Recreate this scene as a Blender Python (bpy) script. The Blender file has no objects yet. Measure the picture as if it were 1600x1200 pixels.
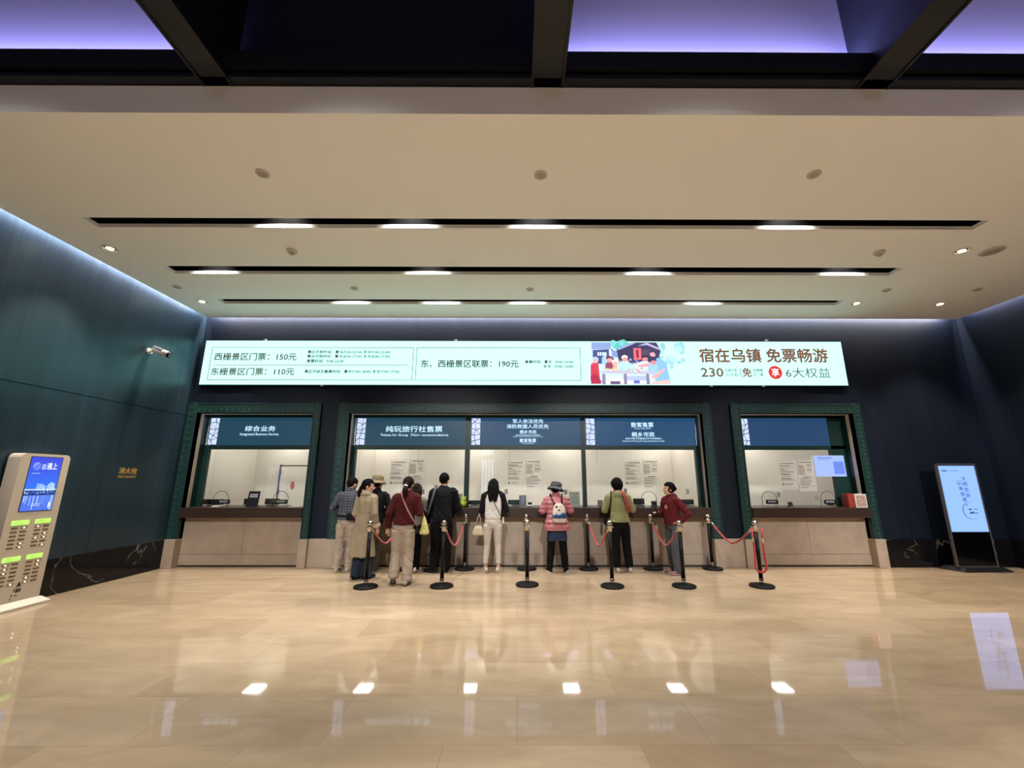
import bpy, bmesh, math, random
from mathutils import Vector, Matrix, Euler, noise as mnoise
random.seed(7)
PI = math.pi
SC = bpy.context.scene
COL = SC.collection

# ------------------------------------------------------------------ camera
cam_data = bpy.data.cameras.new('camera')
cam_data.sensor_width = 36.0
cam_data.lens = 661.85 / 1600 * 36
cam_data.shift_x = -10.7 / 1600
cam_data.clip_end = 200
cam = bpy.data.objects.new('camera', cam_data)
COL.objects.link(cam)
cam.location = (0, 0, 1.65)
_yaw, _pitch, _roll = 0.0046, 0.2234, 0.0005
_f = Vector((math.sin(_yaw) * math.cos(_pitch), math.cos(_yaw) * math.cos(_pitch), math.sin(_pitch)))
_r = Vector((math.cos(_yaw), -math.sin(_yaw), 0)); _u = _r.cross(_f)
_r, _u = _r * math.cos(_roll) + _u * math.sin(_roll), _u * math.cos(_roll) - _r * math.sin(_roll)
cam.rotation_euler = Matrix((_r, _u, -_f)).transposed().to_euler()
SC.camera = cam

# ------------------------------------------------------------------ world, exposure
SC.view_settings.view_transform = 'Standard'
SC.view_settings.look = 'None'
SC.view_settings.gamma = 1.0
SC.view_settings.use_curve_mapping = False
SC.view_settings.exposure = 0.27
SC.cycles.use_denoising = True
SC.cycles.max_bounces = 7
SC.cycles.diffuse_bounces = 4
SC.cycles.glossy_bounces = 4
SC.cycles.transparent_max_bounces = 10
SC.cycles.sample_clamp_indirect = 4.0
SC.cycles.caustics_reflective = False
SC.cycles.caustics_refractive = False
world = bpy.data.worlds.new('world'); SC.world = world
world.use_nodes = True
world.node_tree.nodes['Background'].inputs[0].default_value = (0.10, 0.12, 0.2, 1)
world.node_tree.nodes['Background'].inputs[1].default_value = 0.1

def add_spot(loc, target, power, color, angle, blend=0.6, size=0.06):
    d = bpy.data.lights.new('spot_light', 'SPOT')
    d.energy = power; d.color = color; d.spot_size = math.radians(angle); d.spot_blend = blend; d.shadow_soft_size = size
    o = bpy.data.objects.new('spot_light', d); COL.objects.link(o); o.location = loc
    o.rotation_euler = (Vector(target) - Vector(loc)).to_track_quat('-Z', 'Y').to_euler()
    return o
def add_area(loc, size_x, size_y, power, color, tilt=0.0, roll=0.0):
    """faces straight down; tilt turns it about the x axis towards +y, roll about the y axis towards -x (degrees)"""
    d = bpy.data.lights.new('area_light', 'AREA'); d.shape = 'RECTANGLE'
    d.size = size_x; d.size_y = size_y; d.energy = power; d.color = color
    o = bpy.data.objects.new('area_light', d); COL.objects.link(o); o.location = loc
    o.rotation_euler = (math.radians(tilt), math.radians(roll), 0)
    return o
WARM = (1.0, 0.965, 0.925)
SLOTS = [(5.09, 5.31, (-3.26, -1.50, 0.28, 3.79)), (6.41, 6.68, (-5.17, -1.53, 2.26, 5.61)), (7.72, 7.94, (-3.32, -1.52, 0.21, 3.74))]
SLOT_X0, SLOT_X1 = -5.86, 6.42
for (y0, y1, xs), watts in zip(SLOTS, (620, 540, 370)):   # downlights inside the ceiling slots
    for x in xs:
        add_spot((x, (y0 + y1) / 2, 5.62), (x, (y0 + y1) / 2, 0), watts, WARM, 84, 1.0, 0.07)
DOWN = [(-6.21, 5.87), (6.84, 5.87), (-6.23, 7.84), (6.77, 7.85), (8.47, 7.88)]
for x, y in DOWN:                              # round downlights
    add_spot((x, y, 5.06), (x, y, 0), 240, (1.0, 0.86, 0.66), 80, 0.6, 0.05)
# unseen fill spots added high in the hall to brighten floor and ceiling
for x in (-4.6, -1.4, 1.8, 5.0, 8.0):
    for y in (-5.2, -1.8, 1.6):
        add_spot((x, y, 8.4), (x, y, 0), 1450 if y > 0 else 1700, WARM, 52, 0.9, 0.1)
for x in (-5.0, -1.6, 1.8, 5.2, 8.2):              # more added fill spots, tilted to brighten the ticket wall
    add_spot((x, -4.5, 7.0), (x, 8.8, 1.0), 2600, WARM, 22, 0.6, 0.3)
# cove strips behind the ceiling edge
add_area((-6.745, 6.0, 5.26), 0.05, 5.2, 120, (0.92, 0.88, 1.0), 0, 50)
add_area((1.4, 8.72, 5.26), 16.2, 0.05, 640, (1.0, 0.93, 0.92), 55)
add_area((9.655, 6.0, 5.26), 0.05, 5.2, 90, (0.90, 0.87, 1.0), 0, -50)
# violet fill added at the hall's rear to tint the ceiling's front edge
add_area((1.4, -7.5, 7.6), 15.0, 0.3, 170, (0.50, 0.46, 1.0), 82)
# fill lights added out of sight over the counters to brighten the office
for x0, x1 in ((-6.6, -3.9), (-3.5, 3.9), (4.3, 9.4)):
    add_area(((x0 + x1) / 2, 9.55, 2.9), x1 - x0, 0.12, 9.5 * (x1 - x0), (1.0, 0.96, 0.91), 18)
# violet strips lying on the transverse beam of the high roof (second bay is off)
for x0, x1 in ((-6.7, -2.95), (0.32, 3.44), (3.54, 9.5)):
    add_area(((x0 + x1) / 2, 3.49, 5.71), x1 - x0, 0.04, 27 * (x1 - x0), (0.40, 0.375, 1.0), 172)

# ------------------------------------------------------------------ helpers
def lin(c):
    if isinstance(c, str):
        c = c.lstrip('#'); c = [int(c[i:i + 2], 16) / 255 for i in (0, 2, 4)]
        return tuple((v / 12.92 if v <= 0.04045 else ((v + 0.055) / 1.055) ** 2.4) for v in c)
    return tuple(c)
MATS = {}
def mat(name, color, rough=0.6, metal=0.0, spec=0.5, emit=None, strength=1.0, var=0.0, vscale=8.0, bump=0.0, bscale=60.0, coat=0.0, sheen=0.0):
    if name in MATS: return MATS[name]
    m = bpy.data.materials.new(name); m.use_nodes = True; MATS[name] = m
    nt = m.node_tree; b = nt.nodes['Principled BSDF']
    c = lin(color)
    b.inputs['Base Color'].default_value = (*c, 1); b.inputs['Roughness'].default_value = rough
    b.inputs['Metallic'].default_value = metal; b.inputs['Specular IOR Level'].default_value = spec
    b.inputs['Coat Weight'].default_value = coat; b.inputs['Sheen Weight'].default_value = sheen
    if emit is not None:
        b.inputs['Emission Color'].default_value = (*lin(emit), 1); b.inputs['Emission Strength'].default_value = strength
    if var or bump:
        tc = nt.nodes.new('ShaderNodeTexCoord')
    if var:
        n = nt.nodes.new('ShaderNodeTexNoise'); n.inputs['Scale'].default_value = vscale; n.inputs['Detail'].default_value = 5
        nt.links.new(tc.outputs['Object'], n.inputs['Vector'])
        r = nt.nodes.new('ShaderNodeValToRGB')
        r.color_ramp.elements[0].position = 0.3; r.color_ramp.elements[1].position = 0.7
        r.color_ramp.elements[0].color = (*[v * (1 - var) for v in c], 1)
        r.color_ramp.elements[1].color = (*[min(1, v * (1 + var)) for v in c], 1)
        nt.links.new(n.outputs['Fac'], r.inputs['Fac']); nt.links.new(r.outputs['Color'], b.inputs['Base Color'])
    if bump:
        n2 = nt.nodes.new('ShaderNodeTexNoise'); n2.inputs['Scale'].default_value = bscale; n2.inputs['Detail'].default_value = 3
        nt.links.new(tc.outputs['Object'], n2.inputs['Vector'])
        bp = nt.nodes.new('ShaderNodeBump'); bp.inputs['Strength'].default_value = bump; bp.inputs['Distance'].default_value = 0.01
        nt.links.new(n2.outputs['Fac'], bp.inputs['Height']); nt.links.new(bp.outputs['Normal'], b.inputs['Normal'])
    return m
def emis(name, color, strength=1.0):
    return mat(name, (0.01, 0.01, 0.01), 0.35, 0, 0.3, emit=color, strength=strength)

class MB:
    """collects shapes; build() links them as ONE mesh object"""
    def __init__(s): s.v = []; s.f = []; s.m = []
    def add(s, vs, fs, mi=0):
        o = len(s.v); s.v += [tuple(p) for p in vs]; s.f += [tuple(i + o for i in f) for f in fs]; s.m += [mi] * len(fs); return s
    def box(s, x0, x1, y0, y1, z0, z1, mi=0):
        v = [(x, y, z) for x in (x0, x1) for y in (y0, y1) for z in (z0, z1)]
        return s.add(v, [(0, 1, 3, 2), (4, 6, 7, 5), (0, 4, 5, 1), (2, 3, 7, 6), (0, 2, 6, 4), (1, 5, 7, 3)], mi)
    def bbox(s, x0, x1, y0, y1, z0, z1, r=0.01, seg=2, mi=0, M=None):
        bm = bmesh.new(); bmesh.ops.create_cube(bm, size=1)
        bmesh.ops.scale(bm, vec=(x1 - x0, y1 - y0, z1 - z0), verts=bm.verts)
        bmesh.ops.bevel(bm, geom=bm.edges[:], offset=r, segments=seg, profile=0.5, affect='EDGES')
        bmesh.ops.translate(bm, vec=((x0 + x1) / 2, (y0 + y1) / 2, (z0 + z1) / 2), verts=bm.verts)
        if M is not None: bmesh.ops.transform(bm, matrix=M, verts=bm.verts)
        bm.verts.index_update()
        s.add([v.co[:] for v in bm.verts], [[v.index for v in f.verts] for f in bm.faces], mi); bm.free(); return s
    def tube(s, pts, rad, n=12, mi=0, caps=True, flat=None):
        pts = [Vector(p) for p in pts]; k = len(pts)
        if not hasattr(rad, '__len__'): rad = [rad] * k
        vs = []; up = None
        for i, p in enumerate(pts):
            t = (pts[min(i + 1, k - 1)] - pts[max(i - 1, 0)]).normalized()
            if up is None:
                a = Vector((0, 0, 1)) if abs(t.z) < 0.9 else Vector((0, 1, 0))
                up = (a - t * a.dot(t)).normalized()
            else:
                up = (up - t * up.dot(t)).normalized()
            sd = t.cross(up)
            r = rad[i]; ra, rb = (r if hasattr(r, '__len__') else (r, r))
            for j in range(n):
                a = 2 * PI * j / n
                vs.append(p + sd * (math.cos(a) * ra) + up * (math.sin(a) * rb))
        fs = []
        for i in range(k - 1):
            for j in range(n):
                fs.append((i * n + j, i * n + (j + 1) % n, (i + 1) * n + (j + 1) % n, (i + 1) * n + j))
        if caps: fs.append(tuple(range(n - 1, -1, -1))); fs.append(tuple((k - 1) * n + j for j in range(n)))
        return s.add(vs, fs, mi)
    def loft(s, sl, n=20, mi=0):
        """horizontal slices (z, cx, cy, rx, ry[, power])"""
        vs = []
        for q in sl:
            z, cx, cy, rx, ry = q[:5]; e = q[5] if len(q) > 5 else 1.0
            for j in range(n):
                a = 2 * PI * j / n; c, d = math.cos(a), math.sin(a)
                vs.append((cx + rx * math.copysign(abs(c) ** e, c), cy + ry * math.copysign(abs(d) ** e, d), z))
        k = len(sl); fs = []
        for i in range(k - 1):
            for j in range(n):
                fs.append((i * n + j, i * n + (j + 1) % n, (i + 1) * n + (j + 1) % n, (i + 1) * n + j))
        fs.append(tuple(range(n - 1, -1, -1))); fs.append(tuple((k - 1) * n + j for j in range(n)))
        return s.add(vs, fs, mi)
    def lathe(s, prof, c=(0, 0, 0), n=24, mi=0):
        vs = [(c[0] + r * math.cos(2 * PI * j / n), c[1] + r * math.sin(2 * PI * j / n), c[2] + z) for r, z in prof for j in range(n)]
        k = len(prof); fs = []
        for i in range(k - 1):
            for j in range(n):
                fs.append((i * n + j, i * n + (j + 1) % n, (i + 1) * n + (j + 1) % n, (i + 1) * n + j))
        fs.append(tuple(range(n - 1, -1, -1))); fs.append(tuple((k - 1) * n + j for j in range(n)))
        return s.add(vs, fs, mi)
    def ball(s, c, r, nu=16, nv=10, mi=0, M=None):
        if not hasattr(r, '__len__'): r = (r, r, r)
        vs = [(0, 0, 1)]
        for i in range(1, nv):
            t = PI * i / nv
            for j in range(nu):
                a = 2 * PI * j / nu; vs.append((math.sin(t) * math.cos(a), math.sin(t) * math.sin(a), math.cos(t)))
        vs.append((0, 0, -1))
        vs = [Vector((v[0] * r[0] + c[0], v[1] * r[1] + c[1], v[2] * r[2] + c[2])) for v in vs]
        if M is not None: vs = [M @ v for v in vs]
        fs = [(0, 1 + j, 1 + (j + 1) % nu) for j in range(nu)]
        for i in range(nv - 2):
            for j in range(nu):
                a = 1 + i * nu; b = a + nu
                fs.append((a + j, b + j, b + (j + 1) % nu, a + (j + 1) % nu))
        L = len(vs) - 1; a = 1 + (nv - 2) * nu
        fs += [(L, a + (j + 1) % nu, a + j) for j in range(nu)]
        return s.add(vs, fs, mi)
    def prism(s, poly, y0, y1, mi=0):
        """polygon in x,z (counter-clockwise seen from -y) extruded from y0 to y1"""
        n = len(poly)
        vs = [(x, y0, z) for x, z in poly] + [(x, y1, z) for x, z in poly]
        fs = [tuple(range(n)), tuple(range(2 * n - 1, n - 1, -1))] + [(i + n, (i + 1) % n + n, (i + 1) % n, i) for i in range(n)]
        return s.add(vs, fs, mi)
    def ring(s, c, R, r, axis='y', n=20, m=8, mi=0):
        pts = []; fs = []
        for i in range(n):
            a = 2 * PI * i / n
            for j in range(m):
                b = 2 * PI * j / m; q = R + r * math.cos(b); h = r * math.sin(b)
                p = {'y': (q * math.cos(a), h, q * math.sin(a)), 'z': (q * math.cos(a), q * math.sin(a), h), 'x': (h, q * math.cos(a), q * math.sin(a))}[axis]
                pts.append((c[0] + p[0], c[1] + p[1], c[2] + p[2]))
                fs.append((i * m + j, ((i + 1) % n) * m + j, ((i + 1) % n) * m + (j + 1) % m, i * m + (j + 1) % m))
        return s.add(pts, fs, mi)
    def shift(s, d):
        s.v = [(p[0] + d[0], p[1] + d[1], p[2] + d[2]) for p in s.v]; return s
    def xf(s, M):
        s.v = [tuple(M @ Vector(p)) for p in s.v]; return s
    def mesh(s, name):
        me = bpy.data.meshes.new(name); me.from_pydata(s.v, [], s.f); me.update()
        bm = bmesh.new(); bm.from_mesh(me); bmesh.ops.recalc_face_normals(bm, faces=bm.faces); bm.to_mesh(me); bm.free()
        if len(s.m) == len(me.polygons): me.polygons.foreach_set('material_index', s.m)
        return me
    def build(s, name, mats, parent=None, world=False, smooth=False, loc=None):
        """world=True: the shapes are in world coordinates and the parent stands at parent.location, unrotated"""
        if world and parent is not None:
            q = parent; d = Vector((0, 0, 0))
            while q is not None: d += q.location; q = q.parent
            s.shift(-d)
        if loc is not None: s.shift((-loc[0], -loc[1], -loc[2]))
        return link(name, s.mesh(name), mats, parent, smooth, loc)
def link(name, me, mats, parent=None, smooth=False, loc=None):
    for m in (mats if isinstance(mats, (list, tuple)) else [mats]): me.materials.append(m)
    if smooth: me.polygons.foreach_set('use_smooth', [True] * len(me.polygons))
    o = bpy.data.objects.new(name, me); COL.objects.link(o)
    if parent is not None: o.parent = parent
    if loc is not None: o.location = loc
    return o
def tag(o, label=None, cat=None, group=None, kind=None):
    if label: o['label'] = label
    if cat: o['category'] = cat
    if group: o['group'] = group
    if kind: o['kind'] = kind
    return o
def thing(name, label, cat, loc=(0, 0, 0), rotz=0.0, group=None):
    o = bpy.data.objects.new(name, None); COL.objects.link(o); o.empty_display_size = 0.1
    o.location = loc; o.rotation_euler = (0, 0, rotz)
    return tag(o, label, cat, group)
def struct(o, label=None, cat=None): return tag(o, label, cat, None, 'structure')
def copy_tree(o, parent=None):
    c = o.copy(); COL.objects.link(c)
    if parent is not None: c.parent = parent
    for ch in list(o.children): copy_tree(ch, c)
    return c

def text_mesh(body, box, y, depth=0.0, bold=0.0, plane='xz', res=2, spacing=1.0, keep=False):
    """lettering filled into box=(a0,a1,z0,z1): flat glyphs on the plane at y (or at x=y for plane 'yz')"""
    cu = bpy.data.curves.new('lettering', 'FONT'); cu.body = body; cu.resolution_u = res; cu.space_character = spacing
    cu.extrude = 0.0
    ob = bpy.data.objects.new('lettering_tmp', cu); COL.objects.link(ob)
    dg = bpy.context.evaluated_depsgraph_get()
    me = bpy.data.meshes.new_from_object(ob.evaluated_get(dg))
    bpy.data.objects.remove(ob); bpy.data.curves.remove(cu)
    xs = [v.co.x for v in me.vertices]; zs = [v.co.y for v in me.vertices]
    x0, x1, z0, z1 = min(xs), max(xs), min(zs), max(zs)
    a0, a1, b0, b1 = box
    kx, kz = (a1 - a0) / (x1 - x0), (b1 - b0) / max(1e-6, z1 - z0)
    if keep: kx = kz = min(kx, kz)
    ca, cb = (a0 + a1) / 2, (b0 + b1) / 2
    for v in me.vertices:
        a = ca + (v.co.x - (x0 + x1) / 2) * kx; b = cb + (v.co.y - (z0 + z1) / 2) * kz
        v.co = (a, y, b) if plane == 'xz' else (y, a, b)
    me.materials.clear()
    if bold > 0:
        bm = bmesh.new(); bm.from_mesh(me); h = (b1 - b0) * bold * 0.6
        g0 = bm.verts[:] + bm.edges[:] + bm.faces[:]
        for k, (dx, dz) in enumerate(((h, 0), (-h, 0), (0, h), (0, -h))):
            lift = (-0.00015 if plane == 'xz' else 0.00015) * (k + 1)
            d = bmesh.ops.duplicate(bm, geom=g0)['geom']
            vv = [e for e in d if isinstance(e, bmesh.types.BMVert)]
            bmesh.ops.translate(bm, vec=(dx, lift, dz) if plane == 'xz' else (lift, dx, dz), verts=vv)
        bm.to_mesh(me); bm.free()
    return me
def lettering(body, box, y, m, parent, world=True, name='lettering', **kw):
    me = text_mesh(body, box, y, **kw)
    if world and parent is not None:
        q = parent; d = Vector((0, 0, 0))
        while q is not None: d += q.location; q = q.parent
        me.transform(Matrix.Translation(-d))
    return link(name, me, m, parent)
def rect_lines(mb, x0, x1, z0, z1, y, w, mi=0):
    for a in ((x0, x1, z0, z0 + w), (x0, x1, z1 - w, z1), (x0, x0 + w, z0, z1), (x1 - w, x1, z0, z1)):
        mb.box(a[0], a[1], y, y + 0.002, a[2], a[3], mi)

# ------------------------------------------------------------------ materials of the setting
def marble_floor():
    m = bpy.data.materials.new('polished_beige_marble'); m.use_nodes = True
    nt = m.node_tree; N = nt.nodes; L = nt.links; b = N['Principled BSDF']
    tc = N.new('ShaderNodeTexCoord')
    br = N.new('ShaderNodeTexBrick'); br.offset = 0.37; br.inputs['Scale'].default_value = 1.0
    br.inputs['Brick Width'].default_value = 1.26; br.inputs['Row Height'].default_value = 0.63
    br.inputs['Mortar Size'].default_value = 0.0022; br.inputs['Mortar Smooth'].default_value = 0.3
    br.inputs['Color1'].default_value = (*lin('#ad977b'), 1); br.inputs['Color2'].default_value = (*lin('#bba589'), 1)
    br.inputs['Mortar'].default_value = (*lin('#9a866c'), 1)
    L.new(tc.outputs['Object'], br.inputs['Vector'])
    mp = N.new('ShaderNodeMapping'); mp.inputs['Scale'].default_value = (0.55, 1.5, 1); mp.inputs['Rotation'].default_value = (0, 0, 0.35)
    L.new(tc.outputs['Object'], mp.inputs['Vector'])
    n1 = N.new('ShaderNodeTexNoise'); n1.inputs['Scale'].default_value = 1.6; n1.inputs['Detail'].default_value = 9; n1.inputs['Roughness'].default_value = 0.62
    n1.inputs['Distortion'].default_value = 1.2; L.new(mp.outputs['Vector'], n1.inputs['Vector'])
    r1 = N.new('ShaderNodeValToRGB'); r1.color_ramp.elements[0].position = 0.32; r1.color_ramp.elements[1].position = 0.68
    r1.color_ramp.elements[0].color = (0.80, 0.78, 0.74, 1); r1.color_ramp.elements[1].color = (1.06, 1.05, 1.04, 1)
    L.new(n1.outputs['Fac'], r1.inputs['Fac'])
    mx = N.new('ShaderNodeMix'); mx.data_type = 'RGBA'; mx.blend_type = 'MULTIPLY'; mx.inputs[0].default_value = 1.0
    L.new(br.outputs['Color'], mx.inputs[6]); L.new(r1.outputs['Color'], mx.inputs[7])
    L.new(mx.outputs[2], b.inputs['Base Color'])
    n2 = N.new('ShaderNodeTexNoise'); n2.inputs['Scale'].default_value = 2.2; n2.inputs['Detail'].default_value = 4
    L.new(tc.outputs['Object'], n2.inputs['Vector'])
    r2 = N.new('ShaderNodeMapRange'); r2.inputs[1].default_value = 0.3; r2.inputs[2].default_value = 0.7; r2.inputs[3].default_value = 0.02; r2.inputs[4].default_value = 0.055
    L.new(n2.outputs['Fac'], r2.inputs[0]); L.new(r2.outputs[0], b.inputs['Roughness'])
    b.inputs['Specular IOR Level'].default_value = 0.5
    return m
def brushed_wall(name, color, axis, rough=0.3, metal=0.0, spec=0.6):
    m = bpy.data.materials.new(name); m.use_nodes = True
    nt = m.node_tree; N = nt.nodes; L = nt.links; b = N['Principled BSDF']
    tc = N.new('ShaderNodeTexCoord'); mp = N.new('ShaderNodeMapping')
    mp.inputs['Scale'].default_value = (14, 14, 0.12); L.new(tc.outputs['Object'], mp.inputs['Vector'])
    n = N.new('ShaderNodeTexNoise'); n.inputs['Scale'].default_value = 1.0; n.inputs['Detail'].default_value = 6; L.new(mp.outputs['Vector'], n.inputs['Vector'])
    r = N.new('ShaderNodeValToRGB'); c = lin(color)
    r.color_ramp.elements[0].position = 0.3; r.color_ramp.elements[1].position = 0.72
    r.color_ramp.elements[0].color = (*[v * 0.85 for v in c], 1); r.color_ramp.elements[1].color = (*[v * 1.15 for v in c], 1)
    L.new(n.outputs['Fac'], r.inputs['Fac']); L.new(r.outputs['Color'], b.inputs['Base Color'])
    q = N.new('ShaderNodeMapRange'); q.inputs[1].default_value = 0.3; q.inputs[2].default_value = 0.7
    q.inputs[3].default_value = rough - 0.01; q.inputs[4].default_value = rough + 0.02
    L.new(n.outputs['Fac'], q.inputs[0]); L.new(q.outputs[0], b.inputs['Roughness'])
    b.inputs['Specular IOR Level'].default_value = spec; b.inputs['Metallic'].default_value = metal
    return m
def black_marble():
    m = bpy.data.materials.new('black_veined_marble'); m.use_nodes = True
    nt = m.node_tree; N = nt.nodes; L = nt.links; b = N['Principled BSDF']
    tc = N.new('ShaderNodeTexCoord')
    n = N.new('ShaderNodeTexNoise'); n.inputs['Scale'].default_value = 1.1; n.inputs['Detail'].default_value = 6; n.inputs['Distortion'].default_value = 0.6
    L.new(tc.outputs['Object'], n.inputs['Vector'])
    r = N.new('ShaderNodeValToRGB'); e = r.color_ramp.elements
    e[0].position = 0.0; e[0].color = (0.006, 0.006, 0.008, 1); e[1].position = 1.0; e[1].color = (0.006, 0.006, 0.008, 1)
    for p, v in ((0.492, 0.008), (0.5, 0.20), (0.508, 0.008)):
        q = e.new(p); q.color = (v, v, v * 0.97, 1)
    L.new(n.outputs['Fac'], r.inputs['Fac'])
    n2 = N.new('ShaderNodeTexNoise'); n2.inputs['Scale'].default_value = 1.7; L.new(tc.outputs['Object'], n2.inputs['Vector'])
    r2 = N.new('ShaderNodeValToRGB'); r2.color_ramp.elements[0].position = 0.5; r2.color_ramp.elements[1].position = 0.62
    L.new(n2.outputs['Fac'], r2.inputs['Fac'])
    mx = N.new('ShaderNodeMix'); mx.data_type = 'RGBA'
    L.new(r2.outputs['Color'], mx.inputs[0]); mx.inputs[6].default_value = (0.006, 0.006, 0.008, 1); L.new(r.outputs['Color'], mx.inputs[7])
    L.new(mx.outputs[2], b.inputs['Base Color']); b.inputs['Roughness'].default_value = 0.12; b.inputs['Specular IOR Level'].default_value = 0.25
    return m
def thin_glass(name, tint=(0.97, 0.99, 0.98)):
    m = bpy.data.materials.new(name); m.use_nodes = True
    nt = m.node_tree; N = nt.nodes; L = nt.links
    out = N['Material Output']; N.remove(N['Principled BSDF'])
    t = N.new('ShaderNodeBsdfTransparent'); t.inputs[0].default_value = (*tint, 1)
    g = N.new('ShaderNodeBsdfGlossy'); g.inputs['Roughness'].default_value = 0.0; g.inputs[0].default_value = (1, 1, 1, 1)
    f = N.new('ShaderNodeFresnel'); f.inputs[0].default_value = 1.5
    mx = N.new('ShaderNodeMixShader'); L.new(f.outputs[0], mx.inputs[0]); L.new(t.outputs[0], mx.inputs[1]); L.new(g.outputs[0], mx.inputs[2])
    L.new(mx.outputs[0], out.inputs[0]); return m

M_FLOOR = marble_floor()
M_NAVY = brushed_wall('navy_brushed_panel', '#101826', 'x', 0.45, 0.0, 0.22)
M_NAVY_SIDE = brushed_wall('navy_teal_brushed_panel', '#2f4350', 'y', 0.33, 0.45, 0.5)
M_BLACKM = black_marble()
M_CEIL = mat('white_ceiling_paint', '#fbfaf8', 0.85, spec=0.2)
M_DARKROOF = mat('navy_roof_paint', '#0c1022', 0.6)
M_STEEL = mat('dark_steel_paint', '#12161d', 0.5, var=0.15, vscale=3)
M_BLACK = mat('black_void_paint', '#020202', 0.9, spec=0.02)
M_STONE = mat('beige_travertine', '#a39383', 0.5, var=0.10, vscale=5, bump=0.08, bscale=30)
M_GREEN = mat('dark_green_lacquer', '#123634', 0.42, var=0.12, vscale=12)
M_GREEN2 = mat('deep_green_frame', '#0c302b', 0.38)
M_TRIM = mat('beige_trim', '#d6cab8', 0.5)
M_GLASS = thin_glass('clear_window_glass')
M_OFFICE = mat('office_white_wall', '#d6cfc4', 0.7, var=0.03, vscale=2)
M_COUNTER = mat('dark_brown_counter', '#33251f', 0.33, var=0.12, vscale=6)

# ------------------------------------------------------------------ room shell
XL, XR, YB, YF, ZH = -6.82, 9.73, 8.80, -9.0, 8.6
struct(MB().box(XL - 0.3, XR + 0.3, YF - 0.3, 12.2, -0.2, 0).build('floor', M_FLOOR), 'polished beige marble floor of large slabs', 'floor')
# left wall: upper and lower brushed panels parted by a thin seam
mb = MB().box(XL - 0.25, XL - 0.012, YF, 9.2, 0, ZH, 1)
mb.box(XL - 0.05, XL, YF, YB + 0.1, 0.52, 2.945); mb.box(XL - 0.05, XL, YF, YB + 0.1, 2.955, ZH)
for y in (-5.5, -3.0, -0.5, 2.0, 4.5): pass
struct(mb.build('wall_left', [M_NAVY_SIDE, M_BLACK]), 'dark teal brushed wall on the left with a thin seam', 'wall')
struct(MB().box(XL - 0.05, XL + 0.006, YF, YB + 0.1, 0, 0.52).build('baseboard_left', M_BLACKM), 'tall black marble base with white veins along the left wall', 'baseboard')
struct(MB().box(XR, XR + 0.2, YF, 9.2, 0, ZH).build('wall_right', M_NAVY), 'dark navy brushed wall on the right', 'wall')
struct(MB().box(XR - 0.006, XR + 0.05, YF, YB + 0.1, 0, 0.52).build('baseboard_right', M_BLACKM), 'tall black marble base of the right wall', 'baseboard')
# ticket wall with three openings
WIN = [(-6.845, -6.62, -4.22, -4.07), (-3.70, -3.47, 3.85, 4.04), (4.455, 4.65, 7.00, 7.175)]
FT, FI, FB = 3.213, 3.01, 0.53
mb = MB()
xs = [XL - 0.05, WIN[0][1], WIN[0][2], WIN[1][1], WIN[1][2], WIN[2][1], WIN[2][2], XR + 0.05]
mb.box(xs[0], xs[-1], YB, YB + 0.1, FI + 0.02, 5.6)
for i in (0, 2, 4, 6): mb.box(xs[i] - 0.0, xs[i + 1] + 0.0, YB, YB + 0.1, 0.0, FI + 0.02)
struct(mb.build('wall_back', M_NAVY), 'dark navy brushed wall around the ticket windows', 'wall')
struct(MB().box(WIN[2][3] + 0.02, XR, YB - 0.03, YB + 0.02, 0, 0.52).build('baseboard_back', M_BLACKM), 'black marble base beside the third ticket window', 'baseboard')
# stone plinths: legs and piers between the windows
mb = MB()
for a, b in ((WIN[0][0] - 0.02, WIN[0][1]), (WIN[0][2], WIN[0][3]), (WIN[1][0], WIN[1][1]), (WIN[1][2], WIN[1][3]), (WIN[2][0], WIN[2][1]), (WIN[2][2], WIN[2][3] + 0.02)):
    mb.bbox(a - 0.006, b + 0.006, 8.695, 8.92, 0, FB, 0.008, 2)
for a, b in ((WIN[0][3], WIN[1][0]), (WIN[1][3], WIN[2][0])):
    mb.bbox(a + 0.006, b - 0.006, 8.76, 8.92, 0, FB, 0.006, 1)
struct(mb.build('trim_1', M_STONE), 'beige stone plinth blocks under the window frames', 'plinth')
mb = MB()
for w in WIN:
    mb.box(w[1], w[2], 8.885, 9.0, 0, 0.928)
    n = max(2, round((w[2] - w[1]) / 1.25)); dx = (w[2] - w[1]) / n
    mb.bbox(w[1] + 0.002, w[2] - 0.002, 8.865, 8.95, 0.03, 0.225, 0.006, 2)
    for i in range(n): mb.bbox(w[1] + i * dx + 0.002, w[1] + (i + 1) * dx - 0.002, 8.875, 8.95, 0.232, 0.93, 0.004, 1)
    mb.box(w[1], w[2], 8.87, 8.95, 0.0, 0.03, 1)
struct(mb.build('wall_counter', [M_STONE, mat('dark_skirting', '#241f1b', 0.5)]), 'beige stone wall below the counters with a low ledge', 'wall')

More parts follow.
